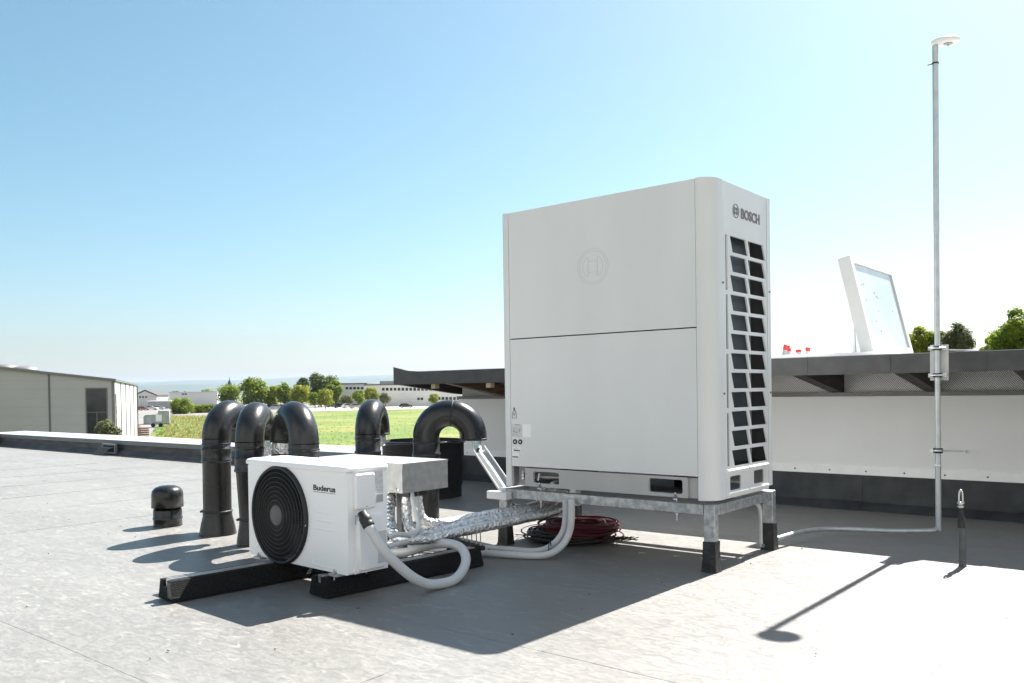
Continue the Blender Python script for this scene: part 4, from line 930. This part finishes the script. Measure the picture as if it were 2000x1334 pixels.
def drop(e, L, r, lab, tape=True, cone=False):
    e = e+Vector((0, 0, .03))
    t = thing('insulated_pipe_end', lab, 'insulated pipe', e-Vector((0, 0, L)), FW, GP)
    prof = [e+Vector((random.uniform(-.004, .004), 0, -L*k/8)) for k in range(9)]
    rr = [r*(1.25 if cone and k < 3 else 1)*(1+random.uniform(-.05, .05)) for k in range(9)]
    MB().tube(prof, rr, 24).build('foil', foil, t)
    if tape: MB().lathe([(r*1.02, -.03), (r*1.12, -.026), (r*1.1, 0), (r*1.12, .026), (r*1.0, .03)], prof[4], 24).build('tape', blackm, t)
def px_on_v(px, v):     # world ground point on the line v = const under pixel column px
    a = uv(CAM); d = ray(px, 900); c = uv(CAM+d)-a; k = (v-a.y)/c.y; P = CAM+d*k; return Vector((P.x, P.y, 0))
b1 = px_on_v(423, -.775); e, _ = goose(b1, .615, .160, .0885, (.24, .97), 'leftmost gooseneck pipe, standing clear of the white unit', .548, exit_len=.04); drop(e, .16, .052, 'foil pipe end in the leftmost gooseneck', False)
b2 = px_on_v(488, -.86); e, _ = goose(b2, .612, .155, .0855, (-.02, .99), 'gooseneck pipe with tapering stem just left of the fan', .515, lower=.066, exit_len=.005); drop(e, .14, .05, 'foil pipe end in the gooseneck with the tapering stem', False)
b3 = px_on_v(594, -.80); e, _ = goose(b3, .61, .160, .0865, (-.56, .84), 'gooseneck pipe bending away to the left behind the white unit', .50, exit_len=.0); drop(e, .26, .062, 'taped foil pipe end drooping from the gooseneck that bends left', True, True)
b4 = px_on_v(719, .20); e, _ = goose(b4, .605, .160, .089, (.07, 1), 'gooseneck pipe rising alone behind the sheet metal box', .48, exit_len=.02); drop(e, .12, .055, 'foil pipe end in the gooseneck behind the sheet metal box', False)
b5 = px_on_v(833, .36); e, _ = goose(b5, .585, .165, .092, (1, -.02), 'broad arched gooseneck pipe opening towards the large unit', .47, lower=.083, flare=False, exit_len=.025)

# mushroom vent cap
b = atz(328, 1026, 0); k_ = b.y/F_
t = thing('roof_vent_cap', 'short black mushroom vent with domed cap standing alone on the roof', 'roof vent', b)
def zp(py): return at(328, py, b.y).z
MB().lathe([(27*k_, -.005), (26.5*k_, .01), (26.5*k_, zp(1014)), (27.6*k_, zp(1013)), (27.6*k_, zp(1010)), (26.6*k_, zp(1009)), (26.6*k_, zp(996)), (25.5*k_, zp(993)), (24*k_, zp(994)), (23*k_, zp(1010))], b, 44).build('stem', blackp, t)
mb = MB(); mb.lathe([(28*k_, zp(990)), (29.8*k_, zp(990)), (29.3*k_, zp(965)), (28*k_, zp(958)), (23*k_, zp(952)), (14*k_, zp(948.5)), (.001, zp(947.5))], b, 44); mb.lathe([(28*k_, zp(990)), (27*k_, zp(966)), (.001, zp(960))], b, 32); mb.build('cap', blackp, t)
for s in (-1, 1, 0): MB().box(tuple(b+Vector((s*.05-.004, -.01+(.06 if s == 0 else 0), zp(1000)))), tuple(b+Vector((s*.05+.004, .01+(.06 if s == 0 else 0), zp(966))))).build('stay', blackm, t)
MB().tube([at(316, 951, b.y-.03), at(311, 957, b.y-.05), at(310, 963, b.y-.07)], .004, 6, sub=3).build('white_smear', whitep, t)

# black drum
bd = at(827, 900, 7.33); bd = Vector((bd.x, bd.y, 0)); rd = .352; zd = .478
t = thing('black_drum', 'wide open topped black drum behind the arched pipe', 'drum', bd)
MB().lathe([(rd*.93, -.01), (rd*.93, .09), (rd*.955, .10), (rd*.965, .34), (rd*1.0, .35), (rd*1.0, zd-.02), (rd*1.02, zd-.018), (rd*1.02, zd), (rd*.99, zd), (rd*.98, zd-.03), (rd*.93, .3), (rd*.9, .05)], bd, 64).build('shell', blackm, t)
MB().lathe([(rd*.9, .1), (.001, .1)], bd, 48).build('floor', galvb, t)
MB().lathe([(rd*1.02, zd-.02), (rd*1.035, zd-.015), (rd*1.035, zd+.004), (rd*1.0, zd+.008), (rd*.98, zd)], bd, 64).build('rim', blackp, t)

# small debris on the roof (pebbles one could not count)
mb = MB(); rnd = random.Random(12)
for _ in range(170):
    x, y = rnd.uniform(-9, 4), rnd.uniform(-3.3, 2.2); s_ = rnd.uniform(.002, .006)
    c = Vector((x, y, s_*.3)); mb.lathe([(s_*.3, -s_*.5), (s_, 0), (s_*.6, s_*.5), (.0005, s_*.6)], c, 6, (rnd.uniform(-.3, .3), rnd.uniform(-.3, .3), 1))
o = mb.build('roof_grit', capm, frame=FB); o['kind'] = 'stuff'; o['label'] = 'dark grit scattered over the roof'; o['category'] = 'grit'
mb = MB()
for px, py in ((1254, 1080), (1321, 1086), (1375, 1090), (1413, 1093), (1464, 1082)):
    p = atz(px, py, .004); mb.add([p+Vector(v_) for v_ in ((-.018, -.006, 0), (.016, -.008, .001), (.019, .007, 0), (-.014, .008, .001))], [(0, 1, 2, 3)])
o = mb.build('paper_scraps', paper); o['kind'] = 'stuff'; o['label'] = 'tiny white scraps on the roof under the frame'; o['category'] = 'scraps'

# ================================================================== BEYOND THE ROOF
# grey hall on the left
hn = at(223, 744.5, 60.); hf = at(266, 753, 88.); sd_ = Vector((hf.x-hn.x, hf.y-hn.y, 0)); sl_ = sd_.length; a = math.atan2(sd_.y, sd_.x)-PI/2
FH = (hn.x, hn.y, a)      # x to the right, y along the side wall; near right corner at the origin
zh = hn.z; H_ = zh
pl_ = at(0, 718.5, 57.0); ridge = 11.0; sl2 = .125
t = thing('grey_hall', 'long grey clad hall with a tall dark doorway left of the meadow', 'building', (-5, 10, GZ), FH)
mb = MB(); mb.add([(0, 0, GZ-.1), (0, 0, H_), (-ridge, 0, H_+ridge*sl2), (-ridge*2, 0, H_), (-ridge*2, 0, GZ-.1)], [(0, 4, 3, 2, 1)])
mb.add([(0, 0, GZ-.1), (0, sl_, GZ-.1), (0, sl_, H_), (0, 0, H_), (-ridge*2, 0, GZ-.1), (-ridge*2, sl_, GZ-.1), (-ridge*2, sl_, H_), (-ridge*2, 0, H_), (-ridge, sl_, H_+ridge*sl2)], [(4, 7, 6, 5), (1, 2, 8, 6, 5)])
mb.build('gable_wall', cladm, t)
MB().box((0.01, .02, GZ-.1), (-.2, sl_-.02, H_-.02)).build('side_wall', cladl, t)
mb = MB(); o_ = .35
mb.prism([(.12, -.25, H_), (.12, -.25, H_+.16), (-ridge, -.25, H_+ridge*sl2+.17), (-ridge*2-.12, -.25, H_+.16), (-ridge*2-.12, -.25, H_), (-ridge, -.25, H_+ridge*sl2)], (0, sl_+.5, 0)); mb.build('roof', capm, t)
def hx(px, py):      # x along the gable plane
    d = ray(px, py); X = Vector((math.cos(a), math.sin(a), 0)); Yd = Vector((-math.sin(a), math.cos(a), 0)); k = (hn-CAM).dot(Yd)/d.dot(Yd); return ((CAM+d*k)-hn).dot(X)
MB().box((hx(97, 800)-.06, -.03, GZ), (hx(97, 800)+.06, -.004, H_+hx(97, 800)*-sl2)).build('wall_joint', cladj, t)
MB().box((-.18, -.03, GZ), (.03, -.002, H_-.02)).build('corner_trim', capm, t)
mb = MB(); z = GZ+.6
while z < H_+ridge*sl2-.2:
    xe = -.2 if z < H_-.1 else -(z-H_+.1)/sl2; mb.box((xe, -.008, z), (-ridge*1.5, -.001, z+.018)); z += .62
mb.build('cladding_joints', mat('joint_line', (.31, .31, .31), .6), t)
x0_, x1_ = hx(170, 800), hx(208, 800); zd_ = at(190, 760, 60.).z
dr = MB().box((x0_, -.02, GZ), (x1_, -.004, zd_)).build('doorway', winm, t)
mb = MB(); mb.box((x0_-.08, -.05, GZ), (x0_, -.003, zd_+.08)); mb.box((x1_, -.05, GZ), (x1_+.08, -.003, zd_+.08)); mb.box((x0_, -.05, zd_), (x1_, -.003, zd_+.08)); xm = (x0_+x1_)/2; mb.box((xm-.03, -.04, GZ), (xm+.03, -.021, zd_-1.6)); mb.box((x0_, -.04, zd_-1.66), (x1_, -.021, zd_-1.6)); mb.build('door_frame', cladj, dr)
for f in (.20, .40, .60, .80): MB().box((.012, sl_*f-.07, GZ), (.07, sl_*f+.07, H_-.03)).build('facade_joint', cladj, t)
MB().box((.012, .5, GZ), (.05, 1.3, H_-.9)).build('side_window', winm, t)
MB().box((.04, sl_-.05, GZ), (.14, sl_+.06, H_)).build('downpipe', cladj, t)
for k in range(4): MB().lathe([(1.0, 0), (1.0, .1), (.8, .24), (.4, .32), (.001, .34)], (-6.2-k*1.5-0, 4+k*1.2, H_+(6.2+k*1.5)*sl2+.1), 20).build('roof_dome', capm, t)

# ---- trees
GT_ = 'trees beyond the meadow'
def tree(px, base_y, top_y, wpx, D, m, lab, name='tree', cat='tree', group=None, trunk=.16, dens=1.0, shape=1.0, seed=None, leafs=None, limb=True, gz=GZ):
    seed = seed if seed is not None else int(px*7+top_y); rnd = random.Random(seed)
    wpx *= 1.14 if group == GT_ else 1; c = at(px, top_y, D); base = Vector((c.x, c.y, gz)); Ht = c.z-gz; Wd = wpx/F_*D; R = Wd/2
    t = thing(name, lab, cat, base, FW, group)
    zc0 = gz+Ht*trunk; ch = Ht*(1-trunk)
    mb = MB(); tr_ = max(.05, Ht*.022)
    mb.tube([base-Vector((0, 0, .1)), base+Vector((rnd.uniform(-.1, .1), 0, Ht*.35)), base+Vector((rnd.uniform(-.2, .2), rnd.uniform(-.2, .2), Ht*.8))], [tr_, tr_*.7, tr_*.2], 8, sub=3)
    if limb:
        for k in range(6):
            a_ = rnd.uniform(0, 6.28); z0 = Ht*rnd.uniform(trunk*.8, .55); mb.tube([base+Vector((0, 0, z0)), base+Vector((math.cos(a_)*R*.4, math.sin(a_)*R*.4, z0+Ht*.12)), base+Vector((math.cos(a_)*R*.75, math.sin(a_)*R*.75, z0+Ht*.28))], [tr_*.4, tr_*.28, tr_*.1], 6, sub=2)
    mb.build('trunk', barkm, t)
    # clumps
    mb = MB(); nb = max(9, int(20*min(dens, 2))); ls = leafs or max(.10, Ht*.038)
    cl = []
    for k in range(nb):
        a_ = rnd.uniform(0, 6.28); f = rnd.uniform(0, 1); zz_ = zc0+ch*(.12+.76*f)
        prof = math.sin(PI*min(1, max(0, (.16+.70*f)**shape)))**.5; rr = R*prof*rnd.uniform(.3, .80)
        cl.append((Vector((base.x+rr*math.cos(a_), base.y+rr*math.sin(a_), zz_)), R*rnd.uniform(.30, .48)))
    cl.append((Vector((base.x, base.y, gz+Ht-R*.34)), R*.32)); cl.append((Vector((base.x, base.y, zc0+ch*.45)), R*.5))
    for cc_, cr_ in cl:
        n = int(110*dens*max(.5, (cr_/R/.35))**2)
        for _ in range(n):
            v = Vector((rnd.gauss(0, 1), rnd.gauss(0, 1), rnd.gauss(0, 1))).normalized()*cr_*(rnd.random()**.33)*rnd.uniform(.72, 1.24); v.z *= .9
            p = cc_+v; nrm = (v.normalized()+Vector((rnd.gauss(0, .5), rnd.gauss(0, .5), rnd.gauss(.3, .5)))).normalized(); x_ = nrm.orthogonal().normalized(); y_ = nrm.cross(x_); an_ = rnd.uniform(0, 6.28); x_, y_ = x_*math.cos(an_)+y_*math.sin(an_), y_*math.cos(an_)-x_*math.sin(an_); s = ls*rnd.uniform(.6, 1.3)
            mb.add([p-x_*s, p-y_*s*.62, p+x_*s, p+y_*s*.62], [(0, 1, 2, 3)])
    mb.build('crown', m, t); return t
GT = 'trees beyond the meadow'
for a_ in ((448, 795, 754, 46, 300, leafm, 'broad green tree at the left end of the tree row below the spire'),
           (494, 795, 741, 52, 292, leafm, 'large rounded tree second from the left in the tree row'),
           (530, 795, 752, 32, 296, leafy, 'yellow green tree between the two round crowns'),
           (556, 795, 747, 32, 290, leafm, 'upright green tree in the middle of the tree row'),
           (586, 795, 752, 40, 282, leafy, 'bright yellow green tree right of the middle of the row'),
           (590, 795, 738, 26, 330, leafd, 'dark pointed tree rising behind the bright one'),
           (626, 795, 730, 56, 320, leafd, 'tallest dark tree of the row'),
           (652, 795, 741, 34, 312, leafm, 'green tree leaning against the tallest dark one'),
           (635, 797, 762, 30, 262, leafy, 'small yellow tree with thin trunk in front of the tallest one'),
           (615, 797, 766, 22, 268, leafm, 'small green tree left of the small yellow one'),
           (676, 796, 772, 26, 285, leafg, 'pale loose sapling between the yellow tree and the long building'),
           (700, 796, 762, 27, 275, leafm, 'small tree in front of the left end of the long building'),
           (724, 794, 757, 28, 295, leafy, 'second small tree in front of the long building'),
           (752, 794, 768, 26, 295, leafg, 'pale small tree above the lone gooseneck'),
           (848, 794, 769, 19, 290, leafy, 'little bright tree beside the lower windows')):
    tree(*a_, group=GT, dens=1.25, trunk=.26 if a_[3] < 31 else .10)
for a_ in ((404, 790, 757, 30, 520, leafm, 'hazy green tree behind the far white building'), (396, 790, 761, 16, 500, leafd, 'dark tree poking over the white building roof'),
           (342, 790, 763, 20, 480, leafd, 'dark tree left of the far white building'), (300, 790, 765, 28, 450, leafg, 'faded tree behind the gabled house'), (322, 790, 768, 20, 450, leafm, 'low faded tree right of the gabled house'), (361, 788, 764, 8, 480, leafd, 'tiny dark conifer over the white roof')):
    tree(*a_, group=GT, dens=.5)
tree(355, 812, 780, 44, 232, leafm, 'big ball shaped bush at the corner of the car park', 'round_bush', 'bush', None, .02, 2.2, 1, limb=False)
tree(208, 900, 818, 58, 52, leafg, 'bushy grey green shrub in front of the hall doorway', 'shrub', 'shrub', None, .15, 2.2, 1, leafs=.09)
for a_ in ((1795, 760, 634, 78, 62, leafy, 'rounded yellow green tree just right of the open roof light'), (1778, 760, 650, 60, 68, leafm, 'dark tree close against the open roof light'), (1872, 760, 628, 72, 60, leafg, 'thin feathery tree between the mast and the right edge'),
           (1838, 760, 645, 50, 64, leafy, 'bright green tree directly behind the mast'), (1985, 760, 598, 96, 52, leafm, 'large dark tree cut off by the right edge'), (1935, 760, 655, 60, 56, leafy, 'lower green tree left of the large dark one')):
    tree(*a_, group='trees behind the raised roof', dens=5.5, leafs=.095)
# taller grass standing in the meadow
def tufts(name, poly, n, hmin, hmax, m, seed, lab):
    rnd = random.Random(seed); mb = MB(); (xa, xb, ya, yb) = poly
    for _ in range(n):
        px_ = rnd.uniform(xa, xb); v = rnd.random()**1.6; py_ = ya+(yb-ya)*v; p = atz(px_, py_, GZ+.02); h_ = rnd.uniform(hmin, hmax); w2 = h_*rnd.uniform(.3, .8)
        for k in range(4):
            a_ = rnd.uniform(0, 6.28); d = Vector((math.cos(a_), math.sin(a_), 0))*w2*.16; q_ = p+Vector((rnd.uniform(-w2, w2), rnd.uniform(-w2, w2), 0)); ln = Vector((rnd.uniform(-.3, .3)*h_, rnd.uniform(-.3, .3)*h_, h_*rnd.uniform(.6, 1)))
            mb.add([q_-d, q_+d, q_+ln+d*.3, q_+ln-d*.3], [(0, 1, 2, 3)])
    o = mb.build(name, m); o['kind'] = 'stuff'; o['label'] = lab; o['category'] = 'grass'
straw = leaf('straw_grass', (.26, .20, .08), (.40, .32, .15)); gr1 = leaf('green_grass_blades', (.08, .14, .010), (.14, .19, .02))
tufts('meadow_grass_tufts', (440, 985, 803, 882), 2600, .10, .22, gr1, 41, 'rough green grass standing in the meadow')
tufts('dry_grass_tufts', (440, 985, 803, 882), 500, .12, .25, straw, 42, 'dry straw coloured stalks scattered through the meadow')
tufts('tall_dry_grass', (322, 470, 812, 866), 1500, .2, .5, straw, 43, 'tall straw coloured grass at the left end of the meadow')
tufts('lawn_edge_grass', (300, 420, 815, 866), 1800, .15, .3, gr1, 44, 'bright green grass beside the hall')
# hedge
hb = [at(374+i*7.5, 790, 238+i*1.0) for i in range(8)]
mb = MB(); rnd = random.Random(33)
for i in range(2600):
    f = rnd.uniform(0, 7); k = int(f) if f < 7 else 6; p = hb[k].lerp(hb[k+1], f-k); z = GZ+rnd.uniform(0, 2.2); p = Vector((p.x+rnd.uniform(-.3, .3), p.y+rnd.uniform(-1, 1), z)); nrm = Vector((rnd.gauss(0, 1), rnd.gauss(0, 1), rnd.gauss(.4, 1))).normalized(); x_ = nrm.orthogonal(); y_ = nrm.cross(x_)
    mb.add([p-x_*.22, p-y_*.15, p+x_*.22, p+y_*.15], [(0, 1, 2, 3)])
o = mb.build('hedge', leafm, base=hb[0]); tag(o, 'clipped green hedge right of the ball shaped bush', 'hedge')

# ---- far buildings
def wpt(px, py, D): return at(px, py, D)
def facade_building(name, lab, x0, x1, ytop, D, depth, wallm, roofmat, ybase=None, flat=True, gable=0):
    a0, a1 = at(x0, ytop, D), at(x1, ytop, D); w_ = a1.x-a0.x; h_ = a0.z-GZ
    fr = (a0.x, a0.y, 0.); t = thing(name, lab, 'building', (w_/2, depth/2, GZ), fr)
    MB().box((0, 0, GZ-.1), (w_, depth, a0.z)).build('wall', wallm, t)
    if gable:
        mb = MB(); mb.prism([(-.5, -.4, a0.z), (w_/2, -.4, a0.z+gable), (w_+.5, -.4, a0.z), (w_+.5, -.4, a0.z-.3), (-.5, -.4, a0.z-.3)], (0, depth+.8, 0)); mb.build('roof', roofmat, t)
        MB().prism([(0, -.45, a0.z-.35), (w_, -.45, a0.z-.35), (w_/2, -.45, a0.z+gable-.7)], (0, .04, 0)).build('gable', wallm, t)
    else: MB().box((-.3, -.3, a0.z), (w_+.3, depth+.3, a0.z+.5)).build('roof', roofmat, t)
    return t, a0, w_
t, a0, w_ = facade_building('long_building', 'long white two storey building with a row of dark windows beyond the meadow', 712, 930, 753, 305, 25, renderw, capm)
def fwin(t, a0, px0, px1, py0, py1, D, n, gap, nm='window'):
    for k in range(n):
        wd = (px1-px0)/n; xa = px0+wd*k; p, q_ = at(xa, py0, D), at(xa+wd*(1-gap), py1, D)
        MB().box((p.x-a0.x, -.06, q_.z), (q_.x-a0.x, -.01, p.z)).build(nm, winm, t)
fwin(t, a0, 746, 930, 757.5, 763, 305, 24, .32); fwin(t, a0, 815, 828, 776.5, 781.5, 305, 2, .25); fwin(t, a0, 855, 930, 775.5, 781, 305, 10, .3)
MB().box((5, 3, a0.z+.4), (w_, 20, a0.z+1.6)).build('roof_storey', cladm, t)
t, a0, w_ = facade_building('rear_wing', 'set back pale wing at the left end of the long building', 664, 716, 751, 330, 20, renderw, capm)
fwin(t, a0, 675, 712, 756, 760.5, 330, 5, .3)
t, a0, w_ = facade_building('far_white_building', 'low white flat building behind the hedge', 331, 424, 768, 430, 30, mat('far_white_wall', (.62, .63, .63), .7), roofl)
fwin(t, a0, 355, 366, 768.5, 771, 430, 2, .2)
t, a0, w_ = facade_building('gabled_house', 'white house with a dark gabled roof at the hall corner', 262, 306, 772, 370, 12, mat('house_wall', (.58, .58, .57), .8), rooft, gable=2.4)
fwin(t, a0, 272, 290, 774, 777.5, 370, 3, .5)
t, a0, w_ = facade_building('long_canopy', 'flat white canopy over the parked vehicles', 289, 333, 785, 330, 8, mat('canopy_shade', (.35, .35, .35), .7), mat('canopy_white', (.78, .78, .78), .6))
# church spire
c = at(448, 740, 620); b = Vector((c.x, c.y, GZ))
t = thing('church_spire', 'dark pointed church spire rising above the left trees', 'church spire', b)
MB().box(tuple(b+Vector((-2.2, -2.2, 0))), tuple(b+Vector((2.2, 2.2, c.z-GZ-6)))).build('tower', rooft, t)
MB().lathe([(3.1, 0), (2.4, 1.2), (1.2, 2.6), (1.4, 3.2), (.6, 4.6), (.25, 6), (.001, 8)], Vector((b.x, b.y, c.z-6)), 8).build('spire', rooft, t)

# ---- vehicles
def car(px, py, D, ang, cm, lab, kind='hatch', grp='parked cars beyond the meadow'):
    c = at(px, py, D); c = Vector((c.x, c.y, GZ+.03)); fr = (c.x, c.y, ang)
    t = thing('parked_car', lab, 'car', (0, 0, GZ+.03), fr, grp); g0 = GZ+.03; L, Wd = 4.3, 1.78
    low = [(-2.15, .35), (-2.15, .75), (-2.0, .92), (-1.1, 1.0), (1.3, .98), (2.0, .88), (2.15, .65), (2.13, .32), (1.75, .25), (-1.8, .25)]
    top_ = [(-1.95, .93), (-1.55, 1.40), (-.6, 1.50), (.35, 1.42), (1.15, .97)] if kind == 'hatch' else [(-2.1, .9), (-2.05, 1.75), (.9, 1.8), (1.5, 1.1), (1.6, .9)]
    mb = MB(); mb.prism([(x, -Wd/2, g0+z) for x, z in low], (0, Wd, 0)); bd_ = mb.build('body', cm, t, bevel=.06)
    mb = MB(); mb.prism([(x, -Wd/2+.12, g0+z) for x, z in top_], (0, Wd-.24, 0)); mb.build('roof', cm, t, bevel=.08)
    mb = MB(); ins = [(x*.9-.02, .95+(z-.93)*.84) for x, z in top_]
    mb.prism([(x, -Wd/2+.105, g0+z) for x, z in ins], (0, .01, 0)); mb.prism([(x, Wd/2-.115, g0+z) for x, z in ins], (0, .01, 0))
    a_, b__ = top_[-1], top_[-2]; mb.prism([(a_[0]+.015, -.7, g0+a_[1]+.05), (a_[0]+.015, .7, g0+a_[1]+.05), (b__[0]+.05, .62, g0+b__[1]-.04), (b__[0]+.05, -.62, g0+b__[1]-.04)], (.012, 0, .012)); split(mb, 'window', carglass, t)
    for x in (-1.35, 1.35):
        for y in (-Wd/2+.02, Wd/2-.02):
            wh = MB().lathe([(.001, -.1), (.3, -.1), (.33, -.07), (.33, .07), (.3, .1), (.001, .1)], (x, y, g0+.33), 20, (0, 1, 0)).build('wheel', tyrem, t)
            MB().lathe([(.19, .105), (.19, -.105)], (x, y, g0+.33), 14, (0, 1, 0), True).build('rim', alu, wh)
silver = mat('silver_paint', (.42, .43, .44), .3, .5); dk = mat('dark_car_paint', (.03, .032, .035), .25); wc = mat('white_car_paint', (.75, .75, .75), .3); blk = mat('black_car_paint', (.012, .012, .013), .25); rd_ = mat('dark_red_paint', (.10, .015, .02), .3); bl = mat('blue_car_paint', (.12, .20, .28), .3)
for a_ in ((793, 794, 272, .05, dk, 'dark grey car parked alone in front of the long building'), (650, 793, 300, .6, blk, 'black car under the trees left of the white cars'), (664, 796, 285, .5, dk, 'dark car next to the first white one'),
           (680, 797, 280, .45, wc, 'white car second from the right in the row'), (695, 798, 275, .4, silver, 'silver white car at the right end of the row'),
           (531, 794, 300, .3, blk, 'black car furthest left in front of the tree row'), (541, 797, 280, .2, silver, 'silver car nearest in the left group of cars'), (552, 796, 292, .3, dk, 'dark car beside the gooseneck behind the unit'), (538, 791, 320, .1, wc, 'white car behind the left group'),
           (296, 800, 300, .1, wc, 'white car beside the hall corner'), (309, 798, 310, .2, silver, 'silver car right of the white one by the hall'), (301, 795, 325, .1, bl, 'blue car behind the white one by the hall'), (316, 792, 345, .0, silver, 'silver car farthest back by the hall'), (275, 797, 292, 1.3, rd_, 'dark red car partly hidden by the hall corner')):
    car(*a_)
# covered trailer
c = at(306, 815, 136); fr = (c.x, c.y, .35); g0 = GZ+.03
t = thing('covered_trailer', 'grey tarpaulin covered trailer parked at the meadow edge', 'trailer', (0, 0, g0), fr)
mb = MB(); mb.prism([(-1.9, -1, g0+.55), (-1.9, -1, g0+1.7), (-1.6, -1, g0+2.0), (.2, -1, g0+2.05), (.3, -1, g0+2.6), (1.9, -1, g0+2.55), (1.95, -1, g0+.55)], (0, 2, 0)); mb.build('tarpaulin', mat('grey_tarp', (.26, .28, .30), .5, c2=(.40, .42, .44), scale=1.5, bump=.6, bscale=3), t, bevel=.06)
MB().box((-.1, -1.02, g0+.9), (.8, -1.005, g0+2.0)).build('white_panel', paper, t); MB().box((-1.95, -1.0, g0+.42), (2.0, 1.0, g0+.54)).build('chassis', capm, t)
for x in (-.5, .6): MB().lathe([(.001, -.1), (.3, -.1), (.33, 0), (.3, .1), (.001, .1)], (x, -.95, g0+.33), 18, (0, 1, 0)).build('wheel', tyrem, t)
MB().tube([(-1.95, 0, g0+.48), (-3.1, 0, g0+.42)], .06, 8).build('drawbar', capm, t)
# pallet stacks
for i, (px, D, n, lab) in enumerate(((263, 106, 6, 'taller stack of wooden pallets against the hall'), (281, 102, 5, 'lower stack of wooden pallets beside the taller one'))):
    c = at(px, 845, D); fr = (c.x, c.y, .15+i*.2); g0 = GZ+.02
    t = thing('pallet_stack', lab, 'pallets', (0, 0, g0), fr, 'pallet stacks by the hall')
    for k in range(n):
        mb = MB(); z = g0+k*.26; j = random.uniform(-.05, .05)
        for s in (-1, 0, 1): mb.box((-.6+j, s*.36-.05, z), (.6+j, s*.36+.05, z+.15))
        for s in range(6): mb.box((-.6+j+s*.215, -.42, z+.152), (-.6+j+s*.215+.13, .42, z+.19))
        mb.build('pallet', mat('pallet_wood', (.22, .12, .08), .8, c2=(.36, .22, .15), scale=2), t)
# lamp posts
for px, D, top in ((432, 300, 762), (447, 300, 762)):
    c = at(px, top, D); b = Vector((c.x, c.y, GZ)); t = thing('lamp_post', 'thin grey lamp post in front of the left trees, ' + ('left one' if px == 432 else 'right one'), 'lamp post', b, FW, 'lamp posts by the car park')
    MB().tube([b, c], .06, 8).build('post', paintd, t); MB().tube([c, c+Vector((.5, 0, .05))], .07, 8).build('lamp_head', paintd, t)

# ------------------------------------------------------------------ haze
hz = MB().box((-14500, -14500, GZ-1.2), (14500, 14500, 262)).build('haze', mat('haze_surface', (1, 1, 1)))
hz['kind'] = 'stuff'; hz['label'] = 'thin bluish summer haze over the far fields and hills'; hz['category'] = 'haze'
M = bpy.data.materials.new('haze_air'); M.use_nodes = True; N = M.node_tree.nodes; N.clear()
pv_ = N.new('ShaderNodeVolumePrincipled'); pv_.inputs['Color'].default_value = (.64, .80, .98, 1); pv_.inputs['Density'].default_value = 4.6e-5; pv_.inputs['Anisotropy'].default_value = .2
oo = N.new('ShaderNodeOutputMaterial'); M.node_tree.links.new(pv_.outputs[0], oo.inputs['Volume']); hz.data.materials.clear(); hz.data.materials.append(M)
for p_ in hz.data.polygons: p_.material_index = 0
